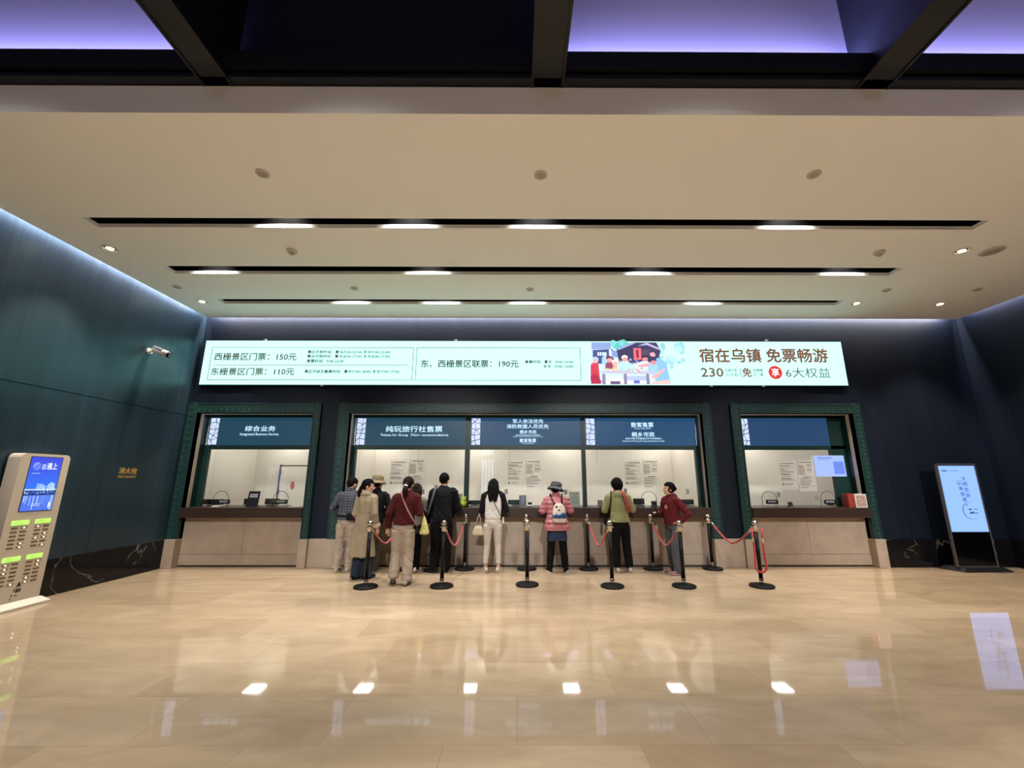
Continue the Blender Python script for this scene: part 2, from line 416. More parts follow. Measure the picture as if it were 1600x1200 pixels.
# dropped ceiling with three slots, its upturned front edge
CZ, CY0, CY1, CX0, CX1 = 5.095, 3.41, 8.69, -6.72, 9.64
mb = MB()
ys = [CY0] + [v for s in SLOTS for v in s[:2]] + [CY1]
for i in range(0, len(ys), 2): mb.box(CX0, CX1, ys[i], ys[i + 1], CZ, CZ + 0.055)
for y0, y1, _ in SLOTS:
    mb.box(CX0, SLOT_X0, y0, y1, CZ, CZ + 0.055); mb.box(SLOT_X1, CX1, y0, y1, CZ, CZ + 0.055)
mb.box(CX0, CX1, CY0, CY0 + 0.06, CZ + 0.055, 5.41)
struct(mb.build('ceiling', M_CEIL), 'white dropped ceiling with three long dark slots', 'ceiling')
mb = MB()
for y0, y1, _ in SLOTS:
    z0, z1, t = CZ + 0.055, 5.72, 0.02
    mb.box(SLOT_X0 - t, SLOT_X1 + t, y0 - t, y0, z0, z1); mb.box(SLOT_X0 - t, SLOT_X1 + t, y1, y1 + t, z0, z1)
    mb.box(SLOT_X0 - t, SLOT_X0, y0, y1, z0, z1); mb.box(SLOT_X1, SLOT_X1 + t, y0, y1, z0, z1)
    mb.box(SLOT_X0 - t, SLOT_X1 + t, y0 - t, y1 + t, z1, z1 + t)
struct(mb.build('trim_2', M_BLACK), 'black housings inside the ceiling slots', 'ceiling slot')
# roof above the cove and the high hall
struct(MB().box(XL - 0.2, XR + 0.2, 3.6, 9.3, 5.8, 5.9).build('ceiling_upper', M_DARKROOF), 'dark slab above the dropped ceiling', 'ceiling')
struct(MB().box(XL - 0.2, XR + 0.2, YF - 0.2, 4.3, ZH, ZH + 0.1).build('ceiling_hall', M_DARKROOF), 'dark navy high roof of the hall', 'ceiling')
mb = MB()
mb.box(XL, -2.92, 3.56, 3.62, 5.4, ZH); mb.box(0.30, XR, 3.56, 3.62, 5.4, ZH); mb.box(-2.92, 0.30, 3.56, 3.62, 5.4, ZH, 1)
struct(mb.build('wall_upper', [mat('pale_upper_panel', '#b9b9c8', 0.7), M_DARKROOF]), 'pale panels high above the ceiling edge washed by violet light', 'wall')
# wall behind the viewer with a tall glazed entrance
gx = (-2.25, -1.45); gz = (0.0, 4.2)
mb = MB().box(XL, gx[0], YF - 0.2, YF, 0, ZH).box(gx[1], XR, YF - 0.2, YF, 0, ZH).box(gx[0], gx[1], YF - 0.2, YF, gz[1], ZH)
struct(mb.build('wall_front', M_NAVY), 'dark wall at the entrance side', 'wall')
mb = MB()
for i in range(4):
    a = gx[0] + 0.2 * i
    mb.box(a + 0.03, a + 0.17, YF - 0.12, YF - 0.1, 0.1, 2.95); mb.box(a + 0.03, a + 0.17, YF - 0.12, YF - 0.1, 3.2, 4.1)
w4 = struct(mb.build('window_4', emis('daylight_pane', (0.62, 0.76, 1.0), 2.2)), 'narrow daylit panes of the entrance', 'window')
mb = MB().box(gx[0], gx[1], YF - 0.14, YF - 0.04, 2.95, 3.2)
for i in range(5): mb.box(gx[0] + 0.2 * i - 0.03, gx[0] + 0.2 * i + 0.03, YF - 0.14, YF - 0.04, 0, gz[1])
mb.build('frame', M_STEEL, w4)

# steel beams of the high roof
for i, (x0, x1) in enumerate(((-3.06, -2.79), (0.15, 0.44), (3.34, 3.64))):
    xc = (x0 + x1) / 2
    mb = MB().box(x0, x1, YF, 3.45, 5.42, 5.45).box(x0, x1, YF, 3.45, 7.5, 7.53).box(xc - 0.035, xc + 0.035, YF, 3.54, 5.45, 7.5)
    mb.box(x0 - 0.012, x0 + 0.012, YF, 3.452, 5.405, 5.45); mb.box(x1 - 0.012, x1 + 0.012, YF, 3.452, 5.405, 5.45)
    struct(mb.build('ceiling_beam', M_STEEL), ('dark steel roof beam running overhead, first from the left wall', 'dark steel roof beam running overhead, the middle one', 'dark steel roof beam running overhead beside the violet panels on the right')[i], 'beam')
mb = MB().box(XL, XR, 3.32, 3.5, 5.42, 5.46).box(XL, XR, 3.385, 3.425, 5.46, 5.66).box(XL, XR, 3.32, 3.5, 5.64, 5.68)
mb.box(XL, XR, 3.30, 3.34, 5.52, 5.72)
struct(mb.build('ceiling_beam', M_STEEL), 'dark steel beam lying across above the ceiling edge', 'beam')

# ------------------------------------------------------------------ ticket windows
YG = 9.10
def frame_band(mb, x0, x1, z0, z1, vertical):
    """one straight run of the carved frame: backing, two raised fillets and a chain of overlapping rings"""
    y = 8.72
    mb.box(x0, x1, y, 8.90, z0, z1)
    if vertical:
        for a in (x0, x1 - 0.018): mb.bbox(a, a + 0.018, y - 0.014, y + 0.01, z0, z1, 0.004, 1)
        c = (x0 + x1) / 2; R = min((x1 - x0) / 2 - 0.03, 0.082); n = int((z1 - z0) / (R * 1.55)); st = (z1 - z0) / n
        for i in range(n): mb.ring((c, y + 0.001, z0 + st * (i + 0.5)), R, 0.009, 'y', 18, 6); mb.ring((c, y + 0.001, z0 + st * (i + 0.5)), R * 0.55, 0.006, 'y', 12, 5)
    else:
        for a in (z0, z1 - 0.018): mb.bbox(x0, x1, y - 0.014, y + 0.01, a, a + 0.018, 0.004, 1)
        c = (z0 + z1) / 2; R = min((z1 - z0) / 2 - 0.03, 0.082); n = int((x1 - x0) / (R * 1.55)); st = (x1 - x0) / n
        for i in range(n): mb.ring((x0 + st * (i + 0.5), y + 0.001, c), R, 0.009, 'y', 18, 6); mb.ring((x0 + st * (i + 0.5), y + 0.001, c), R * 0.55, 0.006, 'y', 12, 5)
MULL = {0: [], 1: [(-1.10, -1.0), (1.374, 1.457)], 2: []}
for k, (a0, a1, b0, b1) in enumerate(WIN):
    w = bpy.data.objects.new('window_%d' % (k + 1), None); COL.objects.link(w); w.location = ((a1 + b0) / 2, 8.9, FB)
    struct(w, ('ticket window with carved green frame beside the left wall', 'wide ticket window of three bays in a carved green frame', 'ticket window with carved green frame and a blank sign')[k], 'ticket window')
    mb = MB(); frame_band(mb, a0, a1, FB, FT, True); frame_band(mb, b0, b1, FB, FT, True); frame_band(mb, a1, b0, FI, FT, False)
    mb.build('carved_frame', M_GREEN, w, world=True)
    # reveal: black band, beige liner, green inner frame
    mb = MB(); t = 0.02
    for ya, yb, mi in ((8.90, 8.93, 1), (8.84, 8.90, 1), (8.72, 8.84, 0), (8.93, YG, 2)):
        tt = 0.004 if mi == 1 else 0.0
        mb.box(a1 - t, a1 + tt, ya, yb, 1.12, FI, mi); mb.box(b0 - tt, b0 + t, ya, yb, 1.12, FI, mi); mb.box(a1, b0, ya, yb, FI - tt, FI + t, mi)
    mb.build('reveal', [M_BLACK, M_TRIM, M_GREEN2], w, world=True)
    mb = MB()
    mb.box(a1, b0, YG - 0.02, YG + 0.06, 2.285, 2.37); mb.box(a1, b0, YG - 0.02, YG + 0.12, 2.965, FI)
    mb.box(a1, a1 + (0.10 if k == 0 else 0.06), YG - 0.02, YG + 0.06, 1.12, 2.285); mb.box(b0 - (0.32 if k == 2 else 0.06), b0, YG - 0.02, YG + 0.06, 1.12, 2.285)
    if k == 2: mb.box(b0 - 0.30, b0, YG - 0.02, YG + 0.06, 2.3, FI)
    mb.build('inner_frame', M_GREEN2, w, world=True)
    for m0, m1 in MULL[k]:
        MB().box(m0, m1, YG - 0.03, YG + 0.08, 1.12, FI).build('mullion', M_GREEN2, w, world=True)
    ed = [a1] + [v for q in MULL[k] for v in q] + [b0]
    for i in range(0, len(ed), 2):
        MB().box(ed[i] + 0.002, ed[i + 1] - 0.002, YG + 0.02, YG + 0.03, 1.12, 2.29).build('glass_pane', M_GLASS, w, world=True)
    # counter slab
    c = MB().bbox(a1 + 0.003, b0 - 0.003, 8.665, 9.62, 0.93, 1.12, 0.008, 2)
    c.build('ticket_counter', M_COUNTER, None)
    c = COL.objects['ticket_counter' if k == 0 else 'ticket_counter.%03d' % k]
    tag(c, ('dark brown counter slab of the window nearest the wall', 'long dark brown counter slab where the people stand', 'dark brown counter slab under the blank blue sign')[k], 'counter', 'ticket counters')
# arched speaking holes in the glass
ARCH = [(-6.13, 0), (-4.895, 0), (-2.3, 1), (-0.62, 1), (0.55, 1), (2.75, 1), (5.265, 2), (6.49, 2)]
m_edge = mat('glass_edge', '#2c2f2b', 0.3)
for x, k in ARCH:
    if k == 1 and x != 2.75: continue
    pts = [(x - 0.155, YG + 0.012, 1.12), (x - 0.155, YG + 0.012, 1.27)] + [(x - 0.155 * math.cos(a), YG + 0.012, 1.27 + 0.155 * math.sin(a)) for a in [PI * i / 14 for i in range(1, 14)]] + [(x + 0.155, YG + 0.012, 1.27), (x + 0.155, YG + 0.012, 1.12)]
    MB().tube(pts, 0.0055, 6).build('arch_edge', m_edge, COL.objects['window_%d' % (k + 1)], world=True)

# ------------------------------------------------------------------ lit signs above the windows
M_TXTW = emis('sign_white_glow', (0.55, 0.80, 1.0), 1.15)
M_STRIP = emis('sign_strip_glow', (0.62, 0.70, 1.0), 0.95)
M_SIGNEDGE = mat('sign_case', '#06090c', 0.4)
SIGNS = [  # x0, x1, strip x0, colour, lines, label
    (-6.60, -4.25, -6.575, (0.011, 0.050, 0.082), [('综合业务', -5.82, -5.17, 2.67, 2.785, 0.02), ('Integrated Business Service', -5.91, -5.09, 2.565, 2.635, 0.012)], 'lit blue sign reading Integrated Business Service'),
    (-3.456, -1.105, -3.435, (0.013, 0.052, 0.085), [('纯玩旅行社售票', -2.81, -1.60, 2.655, 2.785, 0.02), ('Tickets for Group（Non—accommodation)', -2.92, -1.47, 2.555, 2.63, 0.012)], 'lit blue sign reading Tickets for Group over the wide window'),
    (-0.99, 1.37, -0.975, (0.013, 0.054, 0.115), [('军人依法优先', -0.09, 0.57, 2.845, 2.935, 0.02), ('消防救援人员优先', -0.22, 0.68, 2.735, 2.825, 0.02), ('桐乡市民', 0.06, 0.42, 2.62, 2.70, 0.02),
        ('游览乌镇东西栅景区享VIP购票窗口', -0.03, 0.50, 2.578, 2.605, 0.015), ('Dedicated Windows(Tongxiang Residents Only)', -0.08, 0.55, 2.545, 2.57, 0.01), ('散客售票', 0.06, 0.41, 2.435, 2.52, 0.02), ('Ticket office (FIT)', 0.11, 0.36, 2.398, 2.424, 0.01)], 'lit blue sign with seven centred lines over the middle bay'),
    (1.465, 3.84, 1.48, (0.014, 0.060, 0.140), [('散客售票', 2.46, 2.94, 2.765, 2.87, 0.025), ('Ticket office (FIT)', 2.52, 2.88, 2.715, 2.75, 0.01), ('桐乡市民', 2.46, 2.95, 2.555, 2.66, 0.025),
        ('游览乌镇东西栅景区享VIP购票窗口', 2.32, 3.10, 2.503, 2.54, 0.015), ('Dedicated Windows(Tongxiang Residents Only)', 2.26, 3.15, 2.445, 2.483, 0.01)], 'lit blue sign with two large white lines over the right bay'),
    (4.66, 6.70, 4.80, (0.014, 0.050, 0.125), [], 'blank lit blue sign with only a crackle strip'),
]
def crackle(mb, x0, x1, z0, z1, y, seed):
    """irregular plate pattern: every plate is a small polygon with a dark gap around it"""
    rnd = random.Random(seed); n = 11; h = (z1 - z0) / 5.0
    rows = [z0 + h * i for i in range(6)]
    prev = [(x0, rows[0]), ((x0 + x1) / 2 + rnd.uniform(-.03, .03), rows[0]), (x1, rows[0])]
    for i in range(1, 6):
        top = i == 5
        cur = [(x0, rows[i] + (0 if top else rnd.uniform(-.035, .035))), (x0 + (x1 - x0) * rnd.uniform(.3, .7), rows[i] + (0 if top else rnd.uniform(-.035, .035))), (x1, rows[i] + (0 if top else rnd.uniform(-.035, .035)))]
        for q in (0, 1):
            poly = [prev[q], prev[q + 1], cur[q + 1], cur[q]]
            cell = [poly] if rnd.random() < 0.45 else ([[poly[0], poly[1], poly[2]], [poly[0], poly[2], poly[3]]] if rnd.random() < 0.5 else [[poly[0], poly[1], poly[3]], [poly[1], poly[2], poly[3]]])
            for c in cell:
                cx = sum(p[0] for p in c) / len(c); cz = sum(p[1] for p in c) / len(c)
                out = []
                for p in c:
                    d = math.hypot(p[0] - cx, p[1] - cz); k = max(0.2, 1 - 0.011 / d)
                    out.append((cx + (p[0] - cx) * k, cz + (p[1] - cz) * k))
                mb.add([(p[0], y, p[1]) for p in out], [tuple(range(len(out)))])
        prev = cur
for i, (x0, x1, sx, colr, lines, lab) in enumerate(SIGNS):
    s = MB().box(x0, x1, YG - 0.012, YG + 0.07, 2.372, 2.963).build('window_sign', emis('sign_blue_%d' % i, colr, 1.0), None, loc=((x0 + x1) / 2, YG, 2.37))
    tag(s, lab, 'sign', 'lit signs above the ticket windows')
    mb = MB(); w = 0.195 if i < 4 else 0.19
    crackle(mb, sx, sx + w, 2.378, 2.957, YG - 0.016, 40 + i)
    mb.build('crackle_strip', M_STRIP, s, world=True)
    for t, a, b, c, d, bo in lines:
        lettering(t, (a, b, c, d), YG - 0.016, M_TXTW, s, bold=bo)

# ------------------------------------------------------------------ long led price board
YS = 8.70
M_LED = emis('led_mint_white', (0.49, 1.04, 0.92), 1.32)
M_TXTB = emis('led_brown_text', (0.075, 0.05, 0.04), 1.0)
M_TXTB2 = emis('led_rust_text', (0.20, 0.085, 0.055), 1.0)
M_TXTG = emis('led_grey_text', (0.10, 0.10, 0.10), 1.0)
led = MB().box(-6.67, 7.00, YS, YS + 0.1, 3.61, 4.572).build('led_board', M_LED, None, loc=(0.16, YS, 3.61))
tag(led, 'long white led price board across the wall above the ticket windows', 'led screen')
MB().box(-6.70, 7.03, YS + 0.012, YS + 0.1, 3.585, 4.597).build('case', mat('led_case', '#0a0b0d', 0.5), led, world=True)
mb = MB()
rect_lines(mb, -6.52, -2.21, 3.70, 4.425, YS - 0.004, 0.012); rect_lines(mb, -2.15, 1.36, 3.70, 4.425, YS - 0.004, 0.012)
mb.box(-6.44, -2.32, YS - 0.004, YS - 0.002, 4.025, 4.036); mb.box(4.745, 4.757, YS - 0.004, YS - 0.002, 3.78, 3.98)
mb.build('ruled_lines', M_TXTG, led, world=True)
for t, a, b, c, d, bo, m in [
    ('西栅景区门票：150元', -6.44, -4.70, 4.135, 4.295, .04, M_TXTB), ('东栅景区门票：110元', -6.46, -4.71, 3.81, 3.965, .04, M_TXTB),
    ('景区开放时间：夏令(9:00-22:30) 冬令(9:00-22:00)', -4.47, -2.71, 4.275, 4.355, .055, M_TXTB), ('景点开放时间：夏令(8:00-17:30) 冬令(8:00-17:00)', -4.47, -2.71, 4.18, 4.26, .055, M_TXTB),
    ('售票时间：9:00-22:00', -4.47, -3.69, 4.08, 4.16, .055, M_TXTB), ('景区开放及售票时间：夏令(7:00-18:00) 冬令(7:00-17:30)', -4.49, -2.49, 3.845, 3.925, .055, M_TXTB),
    ('东、西栅景区联票：190元', -2.04, 0.03, 3.985, 4.15, .04, M_TXTB), ('售票时间：夏令（9:00-14:30)', 0.17, 1.20, 4.065, 4.145, .055, M_TXTB), ('冬令（9:00-14:00)', 0.56, 1.20, 3.965, 4.045, .055, M_TXTB),
    ('宿在乌镇 免票畅游', 3.91, 6.66, 4.11, 4.415, .05, M_TXTB2), ('230', 3.91, 4.38, 3.79, 3.98, .05, M_TXTB2), ('住宿价格', 4.42, 4.68, 3.90, 3.965, .03, M_TXTG), ('元/人起', 4.42, 4.70, 3.80, 3.87, .03, M_TXTG),
    ('免', 4.79, 4.98, 3.79, 3.985, .05, M_TXTB2), ('西栅景', 5.02, 5.23, 3.90, 3.965, .03, M_TXTG), ('区门票', 5.02, 5.23, 3.80, 3.87, .03, M_TXTG), ('6大权益', 5.71, 6.66, 3.77, 3.99, -.004, M_TXTB)]:
    lettering(t, (a, b, c, d), YS - 0.004, m, led, bold=bo)
mb = MB(); mb.add([(5.49 + 0.145 * math.cos(2 * PI * i / 40), YS - 0.004, 3.885 + 0.145 * math.sin(2 * PI * i / 40)) for i in range(40)], [tuple(range(40))])
mb.build('red_dot', emis('led_red', (0.75, 0.035, 0.03), 1.0), led, world=True)
lettering('享', (5.41, 5.57, 3.80, 3.975), YS - 0.006, emis('led_white', (1, 1, 1), 1.0), led, bold=.03)
# drawn picture of a meal at an outdoor table, shown on the board
PC = {}
def pcm(c):
    if c not in PC: PC[c] = emis('led_picture_' + c.strip('#'), lin(c), 1.05)
    return PC[c]
PX0, PX1, PZ0, PZ1 = 1.56, 3.62, 3.612, 4.565
pic = MB(); pmats = []; layer = [0]
def pmi(c):
    m = pcm(c)
    if m not in pmats: pmats.append(m)
    return pmats.index(m)
def ppoly(pts, c):
    layer[0] += 1
    pic.add([(PX0 + (PX1 - PX0) * u, YS - 0.002 - 0.00004 * layer[0], PZ1 - (PZ1 - PZ0) * v) for u, v in pts], [tuple(range(len(pts)))], pmi(c))
def pell(u, v, a, b, c, n=18):
    ppoly([(u + a * math.cos(2 * PI * i / n), v + b * math.sin(2 * PI * i / n)) for i in range(n)], c)
rp = random.Random(5)
ppoly([(0, 0), (.72, 0), (.7, 1), (0, 1)], '#cfeef2')
for i in range(34): pell(rp.uniform(.62, .98), rp.uniform(.02, .62), rp.uniform(.015, .05), rp.uniform(.03, .09), rp.choice(['#a8dfe2', '#8fd0d4', '#bdeaea', '#9fd8e0']))
for i in range(18): pell(rp.uniform(.24, .4), rp.uniform(.0, .16), .03, .06, rp.choice(['#5fc5c0', '#7fd6d2']))
ppoly([(.02, .02), (.22, .02), (.22, .17), (.02, .19)], '#8fa5d8'); ppoly([(.03, .2), (.24, .17), (.24, .52), (.03, .52)], '#4a5890')
for i in range(4): ppoly([(.08 + .025 * i, .25), (.098 + .025 * i, .25), (.098 + .025 * i, .33), (.08 + .025 * i, .33)], '#dff6ff')
ppoly([(.2, .2), (.33, .22), (.34, .38), (.2, .36)], '#86a0dc'); ppoly([(.28, .17), (.46, .02), (.7, .02), (.74, .2), (.7, .5), (.3, .5)], '#3f3d5e')
ppoly([(.28, .17), (.46, .01), (.48, .04), (.3, .2)], '#a0a6d8'); ppoly([(.5, .1), (.6, .02), (.76, .18), (.73, .2), (.6, .08)], '#b9b3dd'); ppoly([(.5, .2), (.7, .16), (.7, .3), (.5, .32)], '#5b4a63')
ppoly([(.455, .15), (.535, .15), (.535, .42), (.455, .44)], '#f0707e'); ppoly([(.485, .19), (.505, .19), (.505, .38), (.485, .38)], '#7a2434')
ppoly([(.2, .18), (.225, .18), (.23, .5), (.2, .5)], '#dfe9ff'); pell(.155, .31, .02, .05, '#c9dcf4'); ppoly([(.125, .36), (.185, .36), (.19, .55), (.12, .55)], '#a9d3ef')
for i in range(30): pell(rp.uniform(.2, .5), rp.uniform(.42, .52), .012, .03, rp.choice(['#5779b9', '#d9829a', '#8fb6e0', '#f2d9e0', '#46507f']))
def diner(u, v, shirt, hair, face, w=.075, h=.26, lean=0.0):
    ppoly([(u - w, v + h), (u - w * .8, v + .1), (u - .015 + lean, v + .045), (u + .02 + lean, v + .045), (u + w * .8, v + .1), (u + w, v + h)], shirt)
    pell(u + lean, v, .03, .068, face); ppoly([(u - .033 + lean, v), (u - .03 + lean, v - .06), (u + lean, v - .09), (u + .03 + lean, v - .06), (u + .034 + lean, v - .015), (u + lean, v - .035)], hair)
diner(.045, .44, '#d3445c', '#b7cfe4', '#f7b6bd', .05, .45, .01); ppoly([(.0, .8), (.06, .75), (.11, .93), (.1, .98), (0, .98)], '#b3314e')
diner(.2, .42, '#9a4b6b', '#7a3346', '#f3a7ae', .05, .22); diner(.35, .40, '#bfe4f2', '#eef6f2', '#f29aa4', .08, .27, .01); diner(.255, .5, '#f3b3a8', '#f7e6dc', '#f5b7a4', .03, .12)
diner(.55, .40, '#d3eef6', '#3d3550', '#ee8e9b', .085, .25, .02); ppoly([(.49, .55), (.6, .5), (.66, .52), (.62, .58), (.5, .6)], '#f2a9b0')
ppoly([(.62, .48), (.72, .36), (.79, .5), (.82, .99), (.68, .99), (.63, .7)], '#8fc2ee'); pell(.655, .28, .034, .075, '#f4a9b8'); ppoly([(.61, .34), (.62, .2), (.66, .17), (.71, .24), (.73, .38), (.69, .36), (.67, .25), (.63, .26)], '#4a4262')
diner(.645, .47, '#9fd0f2', '#39415f', '#f08d96', .06, .3, .01); ppoly([(.62, .82), (.75, .63), (.77, .66), (.66, .88)], '#f6b4b4')
ppoly([(.1, .69), (.32, .66), (.66, .7), (.65, .76), (.25, .75), (.1, .73)], '#c9c3da')
for i in range(26): pell(rp.uniform(.14, .62), rp.uniform(.62, .7), .013, .022, rp.choice(['#f3c9a0', '#e58a8f', '#ffffff', '#c6f0d8', '#e9b35c', '#9fd8e8']))
for a, b in ((.12, .15), (.34, .37), (.57, .6)): ppoly([(a, .75), (b, .75), (b + .005, .99), (a - .005, .99)], '#8d86a6')
ppoly([(.15, .82), (.34, .82), (.34, .85), (.15, .85)], '#e9dcf0'); ppoly([(.37, .8), (.57, .8), (.57, .9), (.37, .9)], '#b6c4f2'); ppoly([(.37, .9), (.57, .9), (.57, .97), (.37, .97)], '#e9e4f6'); ppoly([(.44, .9), (.5, .9), (.5, .97), (.44, .97)], '#6a78c8')
ppoly([(.15, .88), (.34, .88), (.34, .97), (.15, .97)], '#f0e2ee'); ppoly([(.2, .92), (.3, .92), (.3, .99), (.2, .99)], '#6d5b78'); ppoly([(.62, .94), (.8, .88), (.82, .99), (.63, .99)], '#f5c6c0')
pic.build('picture', pmats, led, world=True)
# small bright clips on the board's edges
mb = MB()
for x, z in ((-5.42, 4.59), (-1.32, 4.59), (5.4, 4.6), (-4.1, 3.585), (4.1, 3.585), (5.2, 3.585)): mb.bbox(x - 0.03, x + 0.03, YS - 0.01, YS + 0.02, z - 0.012, z + 0.018, 0.004, 1)
mb.build('edge_clips', mat('bright_clip', '#d8dccf', 0.3), led, world=True)

# ------------------------------------------------------------------ ticket office behind the glass
YO, ZO = 11.3, 2.95
struct(MB().box(XL, XR, YO, YO + 0.1, 0, 2.065).box(XL, XR, YO, YO + 0.1, 2.075, ZO).box(XL, XR, YO + 0.006, YO + 0.1, 2.06, 2.08).build('wall_office', M_OFFICE), 'white back wall of the ticket office with a thin seam', 'wall')
mb = MB().box(XL - 0.1, XL, YG + 0.1, YO, 0, ZO).box(XR, XR + 0.1, YG + 0.1, YO, 0, ZO).box(-3.78, -3.72, YG + 0.15, YO, 0, ZO).box(4.08, 4.14, YG + 0.15, YO, 0, ZO)
struct(mb.build('wall_partition', M_OFFICE), 'white side walls between the office rooms', 'wall')
struct(MB().box(XL, XR, YG + 0.12, YO + 0.1, ZO, ZO + 0.08).build('ceiling_office', M_OFFICE), 'white office ceiling', 'ceiling')
M_PANEL = emis('office_ceiling_panel', (1.0, 0.95, 0.89), 20.0)
for i, x in enumerate((-5.9, -3.45, -1.08, 1.24, 3.64, 6.02)):
    MB().bbox(x - 0.17, x + 0.17, 10.55, 11.05, ZO - 0.02, ZO + 0.01, 0.004, 1).build('ceiling_light', M_PANEL, None, loc=(x, 10.8, ZO))
    o = COL.objects['ceiling_light' if i == 0 else 'ceiling_light.%03d' % i]
    tag(o, 'square office ceiling light seen mirrored in the floor, number %s from the left' % ('one', 'two', 'three', 'four', 'five', 'six')[i], 'ceiling light', 'office ceiling lights')
d = bpy.data.objects.new('door_1', None); COL.objects.link(d); d.location = (-5.7, YO, 0); struct(d, 'white office door standing ajar behind the first window', 'door')
MB().box(-6.12, -5.28, YO - 0.05, YO - 0.01, 0, 2.0).build('door_leaf', M_OFFICE, d, world=True)
mb = MB().box(-6.16, -6.125, YO - 0.055, YO, 0, 2.04).box(-6.16, -5.2, YO - 0.055, YO, 2.005, 2.03)
mb.build('dark_gap', mat('door_gap', '#4d463c', 0.6), d, world=True)
mb = MB()
for z in (0.3, 1.32, 1.78): mb.bbox(-6.16, -6.10, YO - 0.07, YO - 0.05, z, z + 0.1, 0.004, 1)
mb.build('hinge', mat('hinge_grey', '#6a6358', 0.4, 0.6), d, world=True)
mb = MB(); mb.ball((-5.78, YO - 0.052, 1.52), (0.055, 0.004, 0.11), 16, 8); mb.build('red_notice', mat('red_notice', '#b0685a', 0.6, var=0.3, vscale=40), d, world=True)
mb = MB()
for x in (4.62, 5.35): mb.box(x, x + 0.012, YO - 0.004, YO, 0, 2.07)
for x in (-2.6, -0.2, 2.1): mb.box(x, x + 0.01, YO - 0.003, YO, 2.07, ZO)
struct(mb.build('trim_3', mat('panel_joint', '#a79c8a', 0.7)), 'thin joints of the office wall panels', 'trim')

# printed notices on the glass: two sheets in each bay, lines of print only
M_WHITEFILM = None
M_SHEET = mat('notice_paper', '#ddd6cb', 0.7)
M_FILM = bpy.data.materials.new('notice_film'); M_FILM.use_nodes = True
_n = M_FILM.node_tree.nodes; _l = M_FILM.node_tree.links; _t = _n.new('ShaderNodeBsdfTransparent'); _m = _n.new('ShaderNodeMixShader'); _m.inputs[0].default_value = 0.1
_n['Principled BSDF'].inputs['Base Color'].default_value = (0.75, 0.73, 0.7, 1)
_l.new(_t.outputs[0], _m.inputs[1]); _l.new(_n['Principled BSDF'].outputs[0], _m.inputs[2]); _l.new(_m.outputs[0], _n['Material Output'].inputs[0])
M_SHEET = MATS['notice_paper']
_n = M_SHEET.node_tree.nodes; _l = M_SHEET.node_tree.links; _t = _n.new('ShaderNodeBsdfTranslucent'); _t.inputs[0].default_value = (.8, .78, .76, 1); _m = _n.new('ShaderNodeMixShader'); _m.inputs[0].default_value = 0.8
_l.new(_n['Principled BSDF'].outputs[0], _m.inputs[1]); _l.new(_t.outputs[0], _m.inputs[2]); _l.new(_m.outputs[0], _n['Material Output'].inputs[0]); M_WHITEFILM = M_FILM.copy(); M_WHITEFILM.name = 'notice_white_film'; [q for q in M_WHITEFILM.node_tree.nodes if q.type == 'MIX_SHADER'][0].inputs[0].default_value = 0.3
M_PRINT = mat('notice_print', '#8a847b', 0.7); M_PRINT2 = mat('notice_title', '#4d4944', 0.7)
def notice(x0, x1, z0, z1, kind, label):
    y = YG + 0.014
    o = MB().box(x0, x1, y, y + 0.003, z0, z1).build('notice_sheet', M_WHITEFILM if x0 > 5 else M_FILM, None, loc=((x0 + x1) / 2, y, z0)); tag(o, label, 'notice', 'printed notices on the glass')
    mb = MB(); rnd = random.Random(kind * 3 + int(x0 * 10)); w = x1 - x0; h = z1 - z0
    def bar(a, b, t, th, mi): mb.box(x0 + w * a, x0 + w * b, y - 0.002, y - 0.0005, z1 - h * t - th, z1 - h * t, mi)
    if kind == 0:
        bar(.10, .15, .085, .016, 1); bar(.24, .92, .085, .014, 1)
        for t, e in ((.17, .65), (.29, .35), (.46, .6), (.60, .68)): bar(.08, e, t, .012, 1)
        for t in (.21, .24, .33, .36, .39, .42, .50, .53, .64, .67): bar(.08, rnd.uniform(.55, .9), t, .007, 0)
        bar(.08, .2, .76, .045, 0)
        for t in (.76, .79, .82): bar(.28, rnd.uniform(.55, .8), t, .007, 0)
    else:
        bar(.06, .11, .05, .014, 1); bar(.2, .88, .06, .014, 1); bar(.06, .1, .12, .012, 1); bar(.54, .58, .12, .012, 1); bar(.54, .85, .29, .012, 1)
        for t in [.16 + .025 * i for i in range(13)]: bar(.06, .46 if rnd.random() < .8 else .36, t, .0085, 0)
        for t in (.13, .16, .19, .22, .33, .36, .39): bar(.56, rnd.uniform(.75, .95), t, .007, 0)
        bar(.3, .72, .55, .013, 1)
        for t in [.59 + .028 * i for i in range(9)]: bar(.08, rnd.uniform(.5, .95), t, .0075, 0)
        bar(.08, .5, .88, .01, 1)
    mb.build('print', [M_PRINT, M_PRINT2], o, world=True)
for x, z0, z1, w in ((-2.68, 1.45, 2.08, 'group tickets sign'), (-0.22, 1.45, 2.07, 'seven line sign'), (2.26, 1.45, 2.07, 'two line sign'), (5.54, 1.43, 2.06, 'blank blue sign')):
    notice(x, x + 0.37, z0 + 0.02, z1, 0, 'left of two printed notices on the glass under the ' + w)
    notice(x + 0.39, x + 0.76, z0, z1 + 0.01, 1, 'right of two printed notices on the glass under the ' + w)
m_st = mat('grey_sticker', '#8c8880', 0.6, var=0.25, vscale=120)
